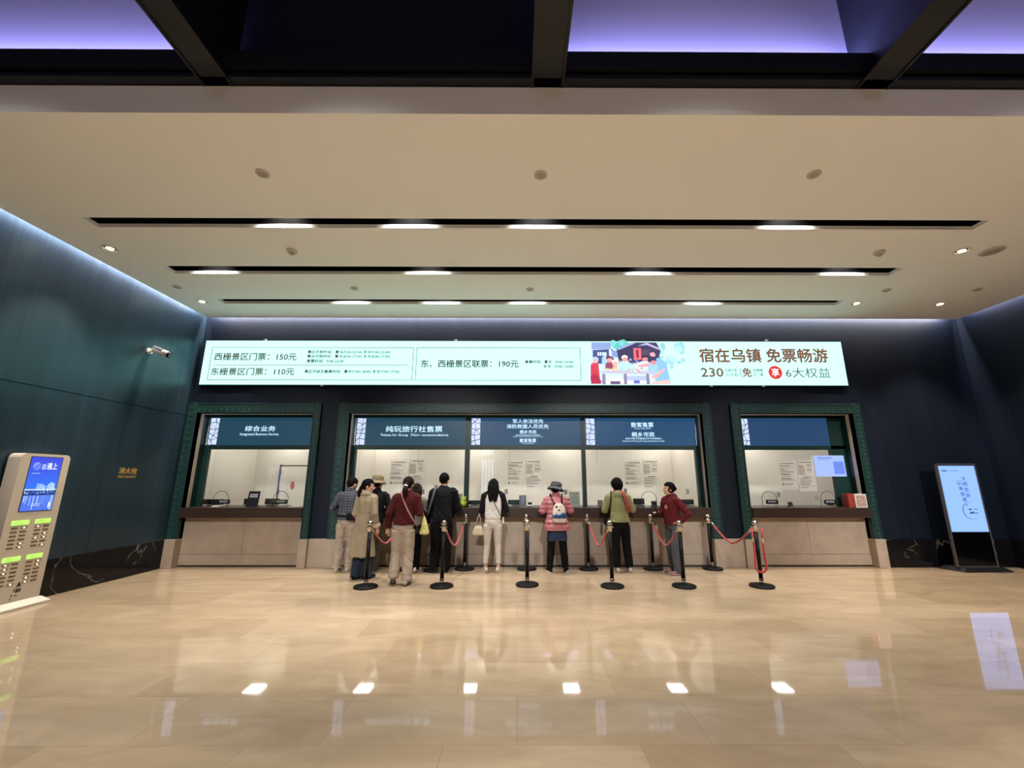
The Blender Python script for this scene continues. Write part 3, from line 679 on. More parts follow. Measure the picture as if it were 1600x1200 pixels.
for i, (x, z, lab) in enumerate(((-1.96, 1.42, 'right of the notices near the man in black'), (0.33 - 0.55, 1.42, 'beside the long black hair of the woman in white'), (1.02, 1.41, 'right of the bucket hat of the woman in pink'), (2.27, 1.43, 'beside the curly head above the green jacket'), (3.57, 1.42, 'right of the woman in the red hoodie'), (5.47, 1.36, 'right of the arched hole under the blank sign'), (6.26, 1.29, 'between the notices and the second arched hole'))):
    o = MB().box(x - 0.034, x + 0.034, YG + 0.012, YG + 0.016, z - 0.05, z + 0.05).build('sticker', m_st, None, loc=(x, YG + 0.014, z)); tag(o, 'small grey sticker on the glass ' + lab, 'sticker', 'grey stickers on the glass')
# pale blue screen in the third window
s = MB().bbox(6.30, 6.93, YG - 0.035, YG - 0.015, 1.73, 2.165, 0.006, 2).build('window_screen', emis('screen_pale_blue', (0.36, 0.48, 1.0), 0.95), None, loc=(6.61, YG, 1.73)); tag(s, 'bright pale blue screen hanging in the third ticket window', 'screen')
MB().box(6.68, 6.90, YG - 0.039, YG - 0.036, 1.78, 2.04).build('picture_block', emis('screen_blue_block', (0.15, 0.26, 0.85), 0.9), s, world=True)
mb = MB().box(6.36, 6.66, YG - 0.039, YG - 0.036, 2.10, 2.125).box(6.36, 6.60, YG - 0.039, YG - 0.036, 2.065, 2.075)
for i in range(4): mb.box(6.74, 6.84, YG - 0.042, YG - 0.0395, 1.88 + 0.03 * i, 1.895 + 0.03 * i)
mb.build('print', emis('screen_print', (0.2, 0.28, 0.75), 0.8), s, world=True)

# ------------------------------------------------------------------ things on the counters
ZC = 1.12
M_PLATE = mat('black_plate', '#15161a', 0.35); M_PTXT = mat('plate_white_print', '#d9dde0', 0.6)
M_MON = mat('monitor_black', '#101216', 0.45)
def nameplate(x, lab, w=0.25):
    t = thing('name_plate', lab, 'name plate', (x, 9.03, ZC), 0, 'black name plates on the counters')
    MB().bbox(-w / 2, w / 2, -0.012, 0.0, 0.055, 0.14, 0.004, 2).build('plate', M_PLATE, t)
    mb = MB(); mb.bbox(-w / 2 + 0.02, w / 2 - 0.02, -0.03, 0.04, 0, 0.012, 0.004, 1)
    for s in (-1, 1): mb.tube([(s * 0.07, 0.0, 0.01), (s * 0.07, -0.004, 0.06)], 0.006, 6)
    mb.build('stand', mat('clear_acrylic', '#9a948a', 0.2), t)
    lettering('暂停服务', (-w * 0.34, w * 0.34, 0.085, 0.118), -0.0135, M_PTXT, t, world=False, bold=0.02)
nameplate(-6.0, 'black name plate at the left arched hole of the first window')
nameplate(-4.83, 'black name plate at the right arched hole of the first window')
nameplate(5.26, 'black name plate at the left arched hole of the third window')
nameplate(6.46, 'black name plate at the right arched hole of the third window')
t = thing('counter_stand', 'tall black notice stand on the counter between two monitors', 'notice stand', (-5.40, 9.0, ZC))
M = Matrix.Rotation(math.radians(-8), 4, 'X')
mb = MB().bbox(-0.115, 0.115, -0.008, 0.008, 0.0, 0.31, 0.004, 2); mb.xf(M); mb.build('board', M_PLATE, t)
MB().bbox(-0.115, 0.115, -0.03, 0.09, 0, 0.012, 0.004, 1).build('foot', M_PLATE, t)
mb = MB()
for r in range(2):
    for c in range(4): mb.box(-0.075 + 0.04 * c, -0.045 + 0.04 * c, -0.0105, -0.009, 0.225 - 0.04 * r, 0.252 - 0.04 * r)
mb.xf(M); mb.build('print', M_PTXT, t)
def monitor(x, w, h, lab, y=9.42, rz=0.0):
    t = thing('monitor', lab, 'monitor', (x, y, ZC), rz, 'monitors behind the counters')
    MB().bbox(-w / 2, w / 2, -0.02, 0.02, 0.02, h, 0.008, 2).build('casing', M_MON, t)
    MB().bbox(-0.09, 0.09, -0.06, 0.09, 0, 0.014, 0.005, 1).tube([(0, 0.03, 0.01), (0, 0.02, h * 0.6)], 0.018, 8).build('stand', M_MON, t)
monitor(-6.50, 0.46, 0.13, 'low black monitor back at the left end of the first window')
monitor(-5.70, 0.26, 0.145, 'low black monitor just left of the tall black notice stand')
monitor(-5.23, 0.30, 0.145, 'low black monitor just right of the tall black notice stand')
monitor(-0.90, 0.34, 0.11, 'low black monitor beside the first green mullion')
monitor(-0.02, 0.34, 0.12, 'low black monitor right of the woman in white sleeves')
monitor(1.12, 0.24, 0.14, 'low black monitor behind the pink jacket')
monitor(2.62, 0.24, 0.15, 'grey black monitor right of the green jacket')
monitor(3.62, 0.36, 0.13, 'low black monitor right of the woman in red')
monitor(6.80, 0.24, 0.10, 'low black box behind the brochure holder')
# papers at the first window
t = MB()
for i in range(4): t.bbox(-4.62 + 0.01 * i, -4.36 + 0.008 * i, 9.0 + 0.012 * i, 9.2 + 0.012 * i, ZC + 0.009 * i, ZC + 0.008 + 0.009 * i, 0.002, 1)
tag(t.build('paper_stack', mat('white_paper', '#e8e4dc', 0.7), None, loc=(-4.48, 9.1, ZC)), 'small stack of white papers at the right end of the first counter', 'papers')
mb = MB().bbox(-6.12, -5.95, 8.84, 8.95, ZC, ZC + 0.03, 0.01, 2); tag(mb.build('tissue_pack', mat('white_paper', '#e8e4dc', 0.7), None, loc=(-6.0, 9.0, ZC)), 'small white pack on the first counter under the left name plate', 'pack')
def card_stand(x, y, w, h, c, lab, lean=-6, prt=None):
    t = thing('card_stand', lab, 'card stand', (x, y, ZC), 0, 'card stands on the long counter')
    M = Matrix.Rotation(math.radians(lean), 4, 'X')
    MB().bbox(-w / 2, w / 2, -0.005, 0.005, 0.0, h, 0.002, 1).xf(M).build('board', mat('card_' + c.strip('#'), c, 0.4), t)
    MB().bbox(-w / 2, w / 2, -0.03, 0.06, 0, 0.008, 0.002, 1).build('foot', mat('clear_acrylic', '#9a948a', 0.2), t)
    mb = MB(); rnd = random.Random(int(x * 100))
    for i in range(5): q = w * rnd.uniform(.15, .36); mb.box(-q, q, -0.0075, -0.006, h * (.85 - .15 * i), h * (.85 - .15 * i) + 0.008)
    mb.xf(M); mb.build('print', mat('card_print_' + (prt or '#4e5a54').strip('#'), prt or '#4e5a54', 0.6), t)
card_stand(1.19, 9.0, 0.21, 0.30, '#8f9c8c', 'pale green card stand right of the pink jacket')
card_stand(-1.20, 9.0, 0.17, 0.26, '#7f8c7c', 'pale green card stand right of the man in black')
card_stand(0.12, 8.98, 0.14, 0.23, '#1c2a40', 'dark blue card stand left of the pink jacket', prt='#9fb2c8')
card_stand(2.33 - 0.62, 9.0, 0.10, 0.13, '#4b4a42', 'small olive square card left of the green jacket', prt='#8b8a80')
def pos_box(x, w, h, c, lab):
    t = thing('payment_terminal', lab, 'payment terminal', (x, 9.0, ZC), 0, 'small terminals on the long counter')
    M = Matrix.Rotation(math.radians(-22), 4, 'X')
    MB().bbox(-w / 2, w / 2, -0.012, 0.012, 0.01, h, 0.006, 2).xf(M).build('screen_body', mat('terminal_' + c.strip('#'), c, 0.4), t)
    MB().bbox(-w / 2, w / 2, -0.02, 0.08, 0, 0.02, 0.006, 2).build('base', mat('terminal_grey', '#5a5a58', 0.5), t)
    MB().box(-w * .4, w * .4, -0.0145, -0.0125, h * .35, h * .85).xf(M).build('display', mat('terminal_glass', '#20242c', 0.2), t)
pos_box(0.27, 0.11, 0.11, '#d8d6d0', 'white payment box beside the dark blue card stand')
pos_box(2.82, 0.11, 0.12, '#23262b', 'black payment terminal between the green jacket and the red hoodie')
pos_box(3.02 - 0.02, 0.10, 0.10, '#2c2420', 'brown black terminal touching the red hoodie side')
pos_box(5.63, 0.09, 0.10, '#2b2a2c', 'small black terminal right of the third window name plate')
# brochure holder
t = thing('brochure_box', 'red and white brochure box at the right end of the third counter', 'brochure box', (6.80, 8.80, ZC))
MB().bbox(-0.17, -0.05, -0.06, 0.12, 0, 0.27, 0.004, 1).build('red_block', mat('brochure_red', '#8e2d22', 0.5), t)
MB().bbox(-0.045, 0.19, -0.075, 0.10, 0, 0.265, 0.004, 1).build('white_block', mat('brochure_white', '#cfcac6', 0.5), t)
mb = MB().box(-0.02, 0.165, -0.079, -0.076, 0.03, 0.235); mb.build('cover_picture', mat('brochure_cover', '#a58c82', 0.6, var=0.35, vscale=25), t)
mb = MB().ring((0.06, -0.08, 0.13), 0.035, 0.007, 'y', 18, 6); mb.build('cover_ring', mat('cover_ring', '#d8b9a8', 0.6), t)
# crumpled yellow green bag right of the man in black
mb = MB(); mb.ball((0, 0, 0.07), (0.095, 0.07, 0.07), 28, 18); mb.ball((0.03, 0.0, 0.15), (0.055, 0.05, 0.05), 20, 12)
mb.v = [tuple(Vector(p) * (1 + 0.22 * mnoise.noise(Vector(p) * 22))) for p in mb.v]
tag(mb.build('plastic_bag', mat('yellow_green_plastic', '#b8c848', 0.35), None, smooth=True, loc=None), 'crumpled yellow green plastic bag on the counter beside the man in black', 'bag').location = (-1.10, 8.80, ZC)

# ------------------------------------------------------------------ rope barriers
M_POST = mat('black_post', '#0a0a0b', 0.4, spec=0.25); M_BASE = mat('black_base', '#0b0b0c', 0.55, spec=0.2); M_CHROME = mat('polished_brass_chrome', '#cfc6ba', 0.16, 1.0)
M_ROPE = mat('red_velvet_rope', '#a81a1e', 0.7, var=0.25, vscale=70, sheen=0.4)
def make_post():
    t = thing('barrier_post', 'x', 'barrier post', (0, 0, 0), 0, 'rope barrier posts')
    MB().lathe([(0.178, 0.0), (0.185, 0.006), (0.185, 0.024), (0.175, 0.033), (0.05, 0.04), (0.034, 0.046)], n=40).build('base', M_BASE, t, smooth=False)
    MB().tube([(0, 0, 0.12), (0, 0, 0.84)], 0.031, 18).build('pole', M_POST, t, smooth=True)
    MB().lathe([(0.03, 0.042), (0.034, 0.05), (0.034, 0.12), (0.031, 0.125)], n=20).build('lower_sleeve', M_CHROME, t, smooth=True)
    mb = MB().lathe([(0.031, 0.835), (0.037, 0.84), (0.037, 0.90), (0.05, 0.905), (0.05, 0.915), (0.024, 0.922), (0.024, 0.935), (0.034, 0.938), (0.03, 0.945)], n=20)
    for k in range(4):
        a = PI / 2 * k + PI / 4; mb.ring((0.058 * math.cos(a), 0.058 * math.sin(a), 0.905), 0.014, 0.004, 'z', 12, 6)
    mb.build('collar', M_CHROME, t, smooth=True)
    MB().ball((0, 0, 0.966), 0.047, 22, 14).build('ball_top', M_CHROME, t, smooth=True)
    return t
POSTS = [(-2.38, 7.23, 'barrier post in front of the beige trench coat'), (-1.19, 7.27, 'barrier post in front of the man in black'), (0.17, 7.37, 'front barrier post without a rope, left of the pink jacket'),
         (1.52, 7.26, 'barrier post in front of the left side of the green jacket'), (2.66, 7.26, 'barrier post in front of the red hoodie woman'), (3.90, 7.26, 'barrier post with a spare rope looped down its side'),
         (-2.22, 8.60, 'barrier post hidden behind the maroon sweater at the counter'), (-0.99, 8.62, 'barrier post at the counter between the man in black and the woman in white'), (0.19, 8.62, 'barrier post at the counter left of the pink jacket, without a rope'),
         (1.37, 8.62, 'barrier post at the counter right of the pink jacket'), (2.60, 8.62, 'barrier post at the counter between the green jacket and the red hoodie'), (3.73, 8.62, 'barrier post at the counter beside the frame of the wide window')]
post0 = make_post()
for i, (x, y, lab) in enumerate(POSTS):
    o = post0 if i == 0 else copy_tree(post0)
    o.location = (x, y, 0); o['label'] = lab
def rope(p, q, drop, lab, side=None, cat='rope'):
    p, q = Vector(p), Vector(q); n = 22; pts = []
    for i in range(n + 1):
        t = i / n; v = p.lerp(q, t); v.z -= drop * 4 * t * (1 - t) * (1 - 0.25 * abs(2 * t - 1)); 
        if side is not None: v += Vector(side) * math.sin(PI * t)
        pts.append(v)
    o = MB().tube(pts[1:-1], 0.0165, 10).build('barrier_rope', M_ROPE, None, smooth=True, loc=p); tag(o, lab, cat, 'red barrier ropes')
    for a, b in ((pts[0], pts[2]), (pts[-1], pts[-3])):
        MB().tube([a, a.lerp(b, .5), b], [0.011, 0.019, 0.019], 10).build('end_hook', M_CHROME, o, world=True, smooth=True)
    return o
def rp_(i, j, drop, lab):
    (x0, y0, _), (x1, y1, _) = POSTS[i], POSTS[j]; d = Vector((x1 - x0, y1 - y0, 0)).normalized() * 0.07
    return rope((x0 + d.x, y0 + d.y, 0.895), (x1 - d.x, y1 - d.y, 0.895), drop, lab)
rp_(0, 6, 0.33, 'red rope hanging between the trench coat and the maroon sweater')
rp_(1, 7, 0.37, 'red rope hanging in front of the man in black')
rp_(3, 9, 0.37, 'red rope hanging left of the green jacket')
rp_(4, 10, 0.37, 'red rope hanging in front of the red hoodie woman')
rp_(5, 11, 0.33, 'red rope hanging across the green frame between two windows')
x, y = POSTS[5][:2]
pts = []
for i in range(31):
    t = i / 30; a = PI * (2 * t - 1)
    pts.append(Vector((x + 0.072 * (1 - 2 * t) * (1 if abs(2 * t - 1) > .8 else 1) - 0.02 + 0.085 * math.sin(2 * PI * t) * (math.sin(PI * t) ** 2), y - 0.075 - 0.02 * math.cos(PI * t), 0.89 - 0.66 * (math.sin(PI * t) ** 0.7))))
o = MB().tube(pts, 0.0165, 10).build('barrier_rope', M_ROPE, None, smooth=True, loc=(x, y, 0.2)); tag(o, 'spare red rope hanging folded in a loop on one barrier post', 'rope', 'red barrier ropes')
for a, b in ((pts[0], pts[2]), (pts[-1], pts[-3])): MB().tube([a, b], [0.012, 0.019], 10).build('end_hook', M_CHROME, o, world=True, smooth=True)

# ------------------------------------------------------------------ power bank kiosk on the left
M_KIOSK = mat('kiosk_champagne', '#cfc0ad', 0.5); M_KIOSK2 = mat('kiosk_side_grey', '#8a7d70', 0.5)
t = thing('charging_kiosk', 'champagne coloured power bank kiosk with blue screen and green displays by the left wall', 'kiosk', (-6.70, 6.09, 0))
kx = -6.62
prof = [(5.77, 0.08), (6.405, 0.08), (6.405, 1.95), (6.39, 1.985), (6.355, 2.005), (5.82, 2.005), (5.785, 1.985), (5.77, 1.95)]
mb = MB(); n = len(prof)
mb.add([(kx, a, z) for a, z in prof] + [(kx - 0.175, a, z) for a, z in prof], [tuple(range(n)), tuple(range(2 * n - 1, n - 1, -1))] + [(i, i + n, (i + 1) % n + n, (i + 1) % n) for i in range(n)])
mb.build('cabinet', M_KIOSK, t, world=True)
mb = MB().bbox(-6.80, -6.50, 5.70, 6.46, 0, 0.035, 0.008, 2)
mb.add([(-6.50, 5.70, 0.03), (-6.50, 6.46, 0.03), (-6.60, 6.42, 0.085), (-6.60, 5.74, 0.085), (-6.80, 5.74, 0.085), (-6.80, 6.42, 0.085), (-6.80, 5.70, 0.03), (-6.80, 6.46, 0.03)], [(0, 1, 2, 3), (3, 2, 5, 4), (0, 3, 4, 6), (1, 7, 5, 2), (6, 4, 5, 7)])
mb.build('base', mat('kiosk_base', '#e2d8c8', 0.45), t, world=True)
# the screen with a city at dusk over water
sy0, sy1, sz0, sz1 = 5.895, 6.295, 1.24, 1.96
sm = []; mb = MB(); lay = [0]
def kp(pts, c):
    m = emis('kiosk_screen_' + c.strip('#'), c, 1.0)
    if m not in sm: sm.append(m)
    lay[0] += 1
    mb.add([(kx + 0.002 + 0.00006 * lay[0], sy0 + (sy1 - sy0) * u, sz1 - (sz1 - sz0) * v) for u, v in pts], [tuple(range(len(pts)))], sm.index(m))
def kr(u0, v0, u1, v1, c): kp([(u0, v0), (u0, v1), (u1, v1), (u1, v0)], c)
for i in range(12): kr(0, i / 12 * .64, 1, (i + 1) / 12 * .64, '#%02x%02x%02x' % (int(62 - i), int(72 + 4 * i), int(214 + 2 * i)))
kr(0, .62, 1, .69, '#2a4694')
rq = random.Random(3)
kp([(.34, .63), (.36, .5), (.5, .5), (.62, .54), (.66, .63)], '#8fb6f4'); kp([(.68, .63), (.7, .52), (.8, .47), (.92, .5), (.95, .63)], '#9cc4fa')
for i in range(22): u = rq.uniform(.36, .93); v = rq.uniform(.53, .6); kr(u, v, u + .02, v + .02, rq.choice(['#cfe4ff', '#4d72c8', '#e8f3ff']))
kr(0, .60, 1, .62, '#cfe0ff')
for i in range(30): u = rq.uniform(0, .97); v = rq.uniform(.63, .68); kr(u, v, u + .03, v + .02, rq.choice(['#a9c6f2', '#e4eeff', '#30508f', '#6d90d8']))
kr(0, .7, 1, 1, '#4f6fe0'); kr(0, .69, 1, .715, '#16306e')
for i in range(20): u = rq.uniform(0, .95); kr(u, .72, u + rq.uniform(.02, .06), rq.uniform(.8, 1), rq.choice(['#6f95f0', '#8fb4fa', '#5a7ae6', '#a5c6ff']))
kp([(.2 + .12 * math.cos(-a), .17 + .075 * math.sin(-a)) for a in [2 * PI * i / 20 for i in range(20)]], '#7f96ee')
for q in range(3): kp([(.09 + .02 * q, .21 + .02 * q), (.1 + .02 * q, .225 + .02 * q), (.3, .13 + .02 * q), (.29, .118 + .02 * q)], '#4b66dd')
for r in range(3): kr(.37, .135 + .035 * r, .49, .158 + .035 * r, '#bcd0ff')
kr(.1, .3, .36, .312, '#a8bcf6'); kr(.3, .87, .58, .88, '#c2d2ff'); kr(.3, .9, .55, .91, '#c2d2ff')
kp([(.84, .86), (.88, .84), (.9, .9), (.87, .97), (.84, .95)], '#e2ecff')
mb.build('screen', sm, t, world=True)
me = text_mesh('遇上', (0, 0.135, 0, 0.09), 0, bold=.015)
me.transform(Matrix(((0, -1, 0, kx + 0.012), (1, 0, 0, sy0 + 0.205), (0, 0, 1, sz1 - 0.165), (0, 0, 0, 1)))); me.transform(Matrix.Translation(-t.location))
link('lettering', me, emis('kiosk_white_glow', (0.85, 0.92, 1.0), 1.1), t)
MB().box(kx - 0.002, kx + 0.0015, sy0 - 0.008, sy1 + 0.008, sz0 - 0.008, sz1 + 0.008).build('screen_bezel', mat('kiosk_bezel', '#1a1d28', 0.3), t, world=True)
m_lime = emis('lime_display', (0.55, 1.0, 0.16), 0.95); m_slot = mat('slot_bronze', '#6e5638', 0.5); m_bank = mat('power_bank_brown', '#8d6d58', 0.4)
m_led2 = emis('slot_light', (1.0, 0.9, 0.8), 2.5); m_ink = mat('kiosk_ink', '#2c2622', 0.6)
rk = random.Random(11)
for gz in (1.125, 0.665):
    for ga, gb in ((5.845, 6.055), (6.125, 6.325)):
        dsp = MB().bbox(kx - 0.002, kx + 0.006, ga, gb, gz - 0.062, gz, 0.002, 1).build('green_display', m_lime, t, world=True)
        mb = MB()
        mb.box(kx + 0.0062, kx + 0.007, ga + 0.05, ga + 0.085, gz - 0.022, gz - 0.018)
        for k in range(3): mb.box(kx + 0.0062, kx + 0.007, ga + 0.035 + 0.035 * k, ga + 0.06 + 0.035 * k, gz - 0.042, gz - 0.038)
        mb.build('print', mat('display_ink', '#39501a', 0.6), dsp, world=True)
        for c in range(2):
            for r in range(6):
                a = ga + 0.012 + (gb - ga) * 0.52 * c; z = gz - 0.098 - 0.05 * r
                lit = rk.random() < 0.32
                s = MB().bbox(kx - 0.004, kx + 0.004, a, a + 0.078, z - 0.011, z + 0.011, 0.004, 2).build('battery_slot', m_bank if lit else m_slot, t, world=True)
                if lit: MB().ball((kx + 0.006, a + 0.039, z), (0.003, 0.012, 0.008), 10, 6).build('slot_light', m_led2, s, world=True)
mb = MB()
mb.add([(kx + 0.001, 6.07 + u, z) for u, z in ((0, .25), (.02, .27), (.03, .315), (.05, .33), (.06, .30), (.075, .27), (.04, .265))], [tuple(range(7))])
for k, (a, z, w, h) in enumerate(((6.065, .215, .015, .03), (6.09, .195, .03, .05), (6.125, .20, .025, .045), (6.05, .15, .012, .035), (6.085, .155, .04, .012), (6.045, .11, .01, .03))): mb.box(kx, kx + 0.0012, a, a + w, z, z + h)
mb.build('ink_mark', m_ink, t, world=True)

# ------------------------------------------------------------------ floor standing screen on the right
t = thing('standing_screen', 'slim floor standing screen with pale blue picture and ink lettering by the right wall', 'screen', (8.61, 8.42, 0))
sx0, sx1 = 8.215, 8.985
mb = MB()
for a in ((sx0, sx0 + 0.022, 0.07, 1.97), (sx1 - 0.022, sx1, 0.07, 1.97), (sx0, sx1, 1.948, 1.97), (sx0, sx1, 0.07, 0.09)): mb.bbox(a[0], a[1], 8.40, 8.46, a[2], a[3], 0.004, 1)
mb.build('frame', mat('silver_frame', '#8d8a8c', 0.3, 0.8), t, world=True)
MB().box(sx0 + 0.01, sx1 - 0.01, 8.412, 8.455, 0.08, 1.96).build('black_panel', mat('black_glass_panel', '#04050a', 0.12), t, world=True)
mb = MB().box(sx0 + 0.034, sx1 - 0.03, 8.408, 8.411, 0.70, 1.93); mb.build('screen', emis('screen_sky_blue', (0.25, 0.43, 1.0), 1.15), t, world=True)
M_INK = mat('screen_ink', '#1d2a55', 0.5, emit=(0.02, 0.04, 0.14), strength=1.0)
for i, ch in enumerate('文明旅游'): lettering(ch, (8.65 + .004 * i, 8.735 + .004 * i, 1.645 - 0.105 * i, 1.725 - 0.105 * i), 8.405, M_INK, t, bold=.01)
for i, ch in enumerate('以美致美'): lettering(ch, (8.545 + .012 * i, 8.63 + .012 * i, 1.565 - 0.105 * i, 1.645 - 0.105 * i), 8.405, M_INK, t, bold=.01)
mb = MB(); c = (8.70, 1.085); R = 0.155
pts = [(c[0] + R * math.cos(a), 8.405, c[1] + R * math.sin(a)) for a in [PI * (0.35 + 1.35 * i / 30) for i in range(31)]]
mb.tube(pts, [0.001 + 0.0045 * math.sin(PI * i / 30) for i in range(31)], 6)
for a, b, z, w in ((8.66, 8.72, 1.11, .012), (8.67, 8.70, 1.045, .022), (8.71, 8.75, 1.05, .018), (8.76, 8.83, 1.11, .006), (8.75, 8.83, 1.04, .007), (8.62, 8.66, 1.19, .007)): mb.bbox(a, b, 8.404, 8.406, z - w, z + w, 0.0008, 1)
for a, b in ((8.30, 8.335), (8.34, 8.375), (8.38, 8.40)): mb.box(a, b, 8.404, 8.406, 1.822, 1.845)
mb.box(8.455, 8.62, 8.404, 8.406, 1.828, 1.836)
mb.build('ink_drawing', M_INK, t, world=True)
mb = MB(); mb.prism([(0, 0), (1, 0), (1, 1), (0, 1)], 0, 1); mb = MB()
q = [(8.14, 8.72), (8.24, 8.30), (9.16, 8.32), (9.30, 8.66)]; q2 = [(8.2, 8.66), (8.28, 8.34), (9.05, 8.36), (9.1, 8.60)]
mb.add([(a, b, 0) for a, b in q] + [(a, b, 0.012) for a, b in q] + [(a, b, 0.07) for a, b in q2], [(3, 2, 1, 0), (0, 1, 5, 4), (1, 2, 6, 5), (2, 3, 7, 6), (3, 0, 4, 7), (4, 5, 9, 8), (5, 6, 10, 9), (6, 7, 11, 10), (7, 4, 8, 11), (8, 9, 10, 11)])
mb.build('base', mat('screen_base_black', '#0b0b0d', 0.5), t, world=True)

# ------------------------------------------------------------------ camera and hydrant door on the left wall
t = thing('security_camera', 'white bullet security camera with black front on the left wall', 'security camera', (XL, 7.55, 3.98))
MB().tube([(0, 0, 0), (0.03, 0, 0)], 0.055, 20).tube([(0.03, 0, 0), (0.10, 0.0, -0.01), (0.13, 0.02, 0.02)], 0.02, 10).build('wall_bracket', mat('camera_white', '#cfcac4', 0.4), t, smooth=False)
a, b = Vector((0.08, 0.0, 0.045)), Vector((0.34, 0.05, -0.055)); dv = (b - a).normalized()
MB().tube([a, b], [0.052, 0.056], 20).build('camera_body', MATS['camera_white'], t)
MB().tube([a - dv * 0.005 + Vector((0, 0, .012)), a.lerp(b, .6) + Vector((0, 0, .012))], [0.05, 0.056], 20).build('sun_hood', mat('camera_hood', '#3a3c40', 0.4), t)
MB().tube([b - dv * 0.01, b + dv * 0.035], [0.059, 0.062], 20).build('lens_front', mat('camera_black', '#08080a', 0.25), t)
t = thing('fire_hydrant_door', 'flush dark cabinet door with golden fire hydrant lettering on the left wall', 'hydrant door', (XL, 7.56, 0.60))
mb = MB().box(XL - 0.002, XL + 0.004, 7.17, 7.96, 0.56, 1.925); mb.build('door_panel', M_NAVY_SIDE, t, world=True)
M_GOLD = mat('gold_lettering', '#dfae62', 0.4)
for s, y0, y1, z0, z1, bo in (('消火栓', 7.44, 7.79, 1.755, 1.86, .025), ('FIRE HYDRANT', 7.44, 7.79, 1.685, 1.725, .01)):
    me = text_mesh(s, (0, y1 - y0, z0, z1), 0, bold=bo)
    me.transform(Matrix(((0, -1, 0, XL + 0.006), (1, 0, 0, y0), (0, 0, 1, 0), (0, 0, 0, 1)))); me.transform(Matrix.Translation(-t.location))
    link('lettering', me, M_GOLD, t)

# ------------------------------------------------------------------ things on the ceiling
M_LAMPRING = mat('downlight_ring', '#e8ddcb', 0.4); M_LAMP = emis('downlight_lamp', (1.0, 0.86, 0.62), 22.0)
for i, ((x, y), lab) in enumerate(zip(DOWN, ('left of the front ceiling slot', 'right of the front ceiling slot', 'left of the rear ceiling slot', 'right end of the rear ceiling slot', 'nearest the right wall corner'))):
    o = thing('ceiling_downlight', 'round lit downlight in the white ceiling, ' + lab, 'downlight', (x, y, CZ), 0, 'round ceiling downlights')
    MB().lathe([(0.10, 0.0), (0.105, -0.006), (0.085, -0.008), (0.075, 0.0)], n=26).build('ring', M_LAMPRING, o)
    MB().lathe([(0.05, -0.002), (0.045, -0.006), (0.0, -0.007)], n=20).build('lamp', M_LAMP, o)
M_DET = mat('detector_grey', '#c9c1b8', 0.5)
def disc(x, y, r, h, name, lab, cat, dome=False):
    o = thing(name, lab, cat, (x, y, CZ), 0, cat + 's on the ceiling')
    MB().lathe([(r, 0.0), (r, -h * .4), (r * .86, -h * .6), (0.0, -h * .62)], n=24).build('rim', M_DET, o)
    if dome: MB().ball((0, 0, -h * .6), (r * .55, r * .55, h * .6), 16, 8).build('sensor', mat('sensor_grey', '#aaa198', 0.5), o, smooth=True)
    else: MB().lathe([(r * .7, -h * .6), (r * .66, -h * .75), (0, -h * .76)], n=20).build('grille', mat('sensor_grey', '#aaa198', 0.5), o)
disc(-2.93, 4.23, 0.075, 0.03, 'sprinkler_cover', 'small round cover near the ceiling front edge, toward the left wall', 'ceiling cover')
disc(0.27, 4.24, 0.075, 0.03, 'sprinkler_cover', 'small round cover near the ceiling front edge, in the middle', 'ceiling cover')
disc(3.42, 4.21, 0.075, 0.03, 'sprinkler_cover', 'small round cover near the ceiling front edge, toward the right wall', 'ceiling cover')
disc(-3.46, 5.91, 0.075, 0.07, 'smoke_detector', 'smoke detector between the first two slots, left half', 'smoke detector', True)
disc(5.59, 5.90, 0.075, 0.07, 'smoke_detector', 'smoke detector between the first two slots, near the right downlight', 'smoke detector', True)
disc(7.30, 5.87, 0.15, 0.03, 'ceiling_speaker', 'large round ceiling speaker beside the right front downlight', 'speaker')
for x, y, lab in ((-2.99, 7.22, 'in the left half behind the second slot'), (0.24, 7.25, 'in the middle behind the second slot'), (6.85, 7.24, 'past the right end of the second slot'), (8.50, 7.20, 'close to the right wall'), (-6.21, 7.18, 'close to the left wall')):
    disc(x, y, 0.07, 0.03, 'sprinkler_cover', 'small round ceiling cover ' + lab, 'ceiling cover')

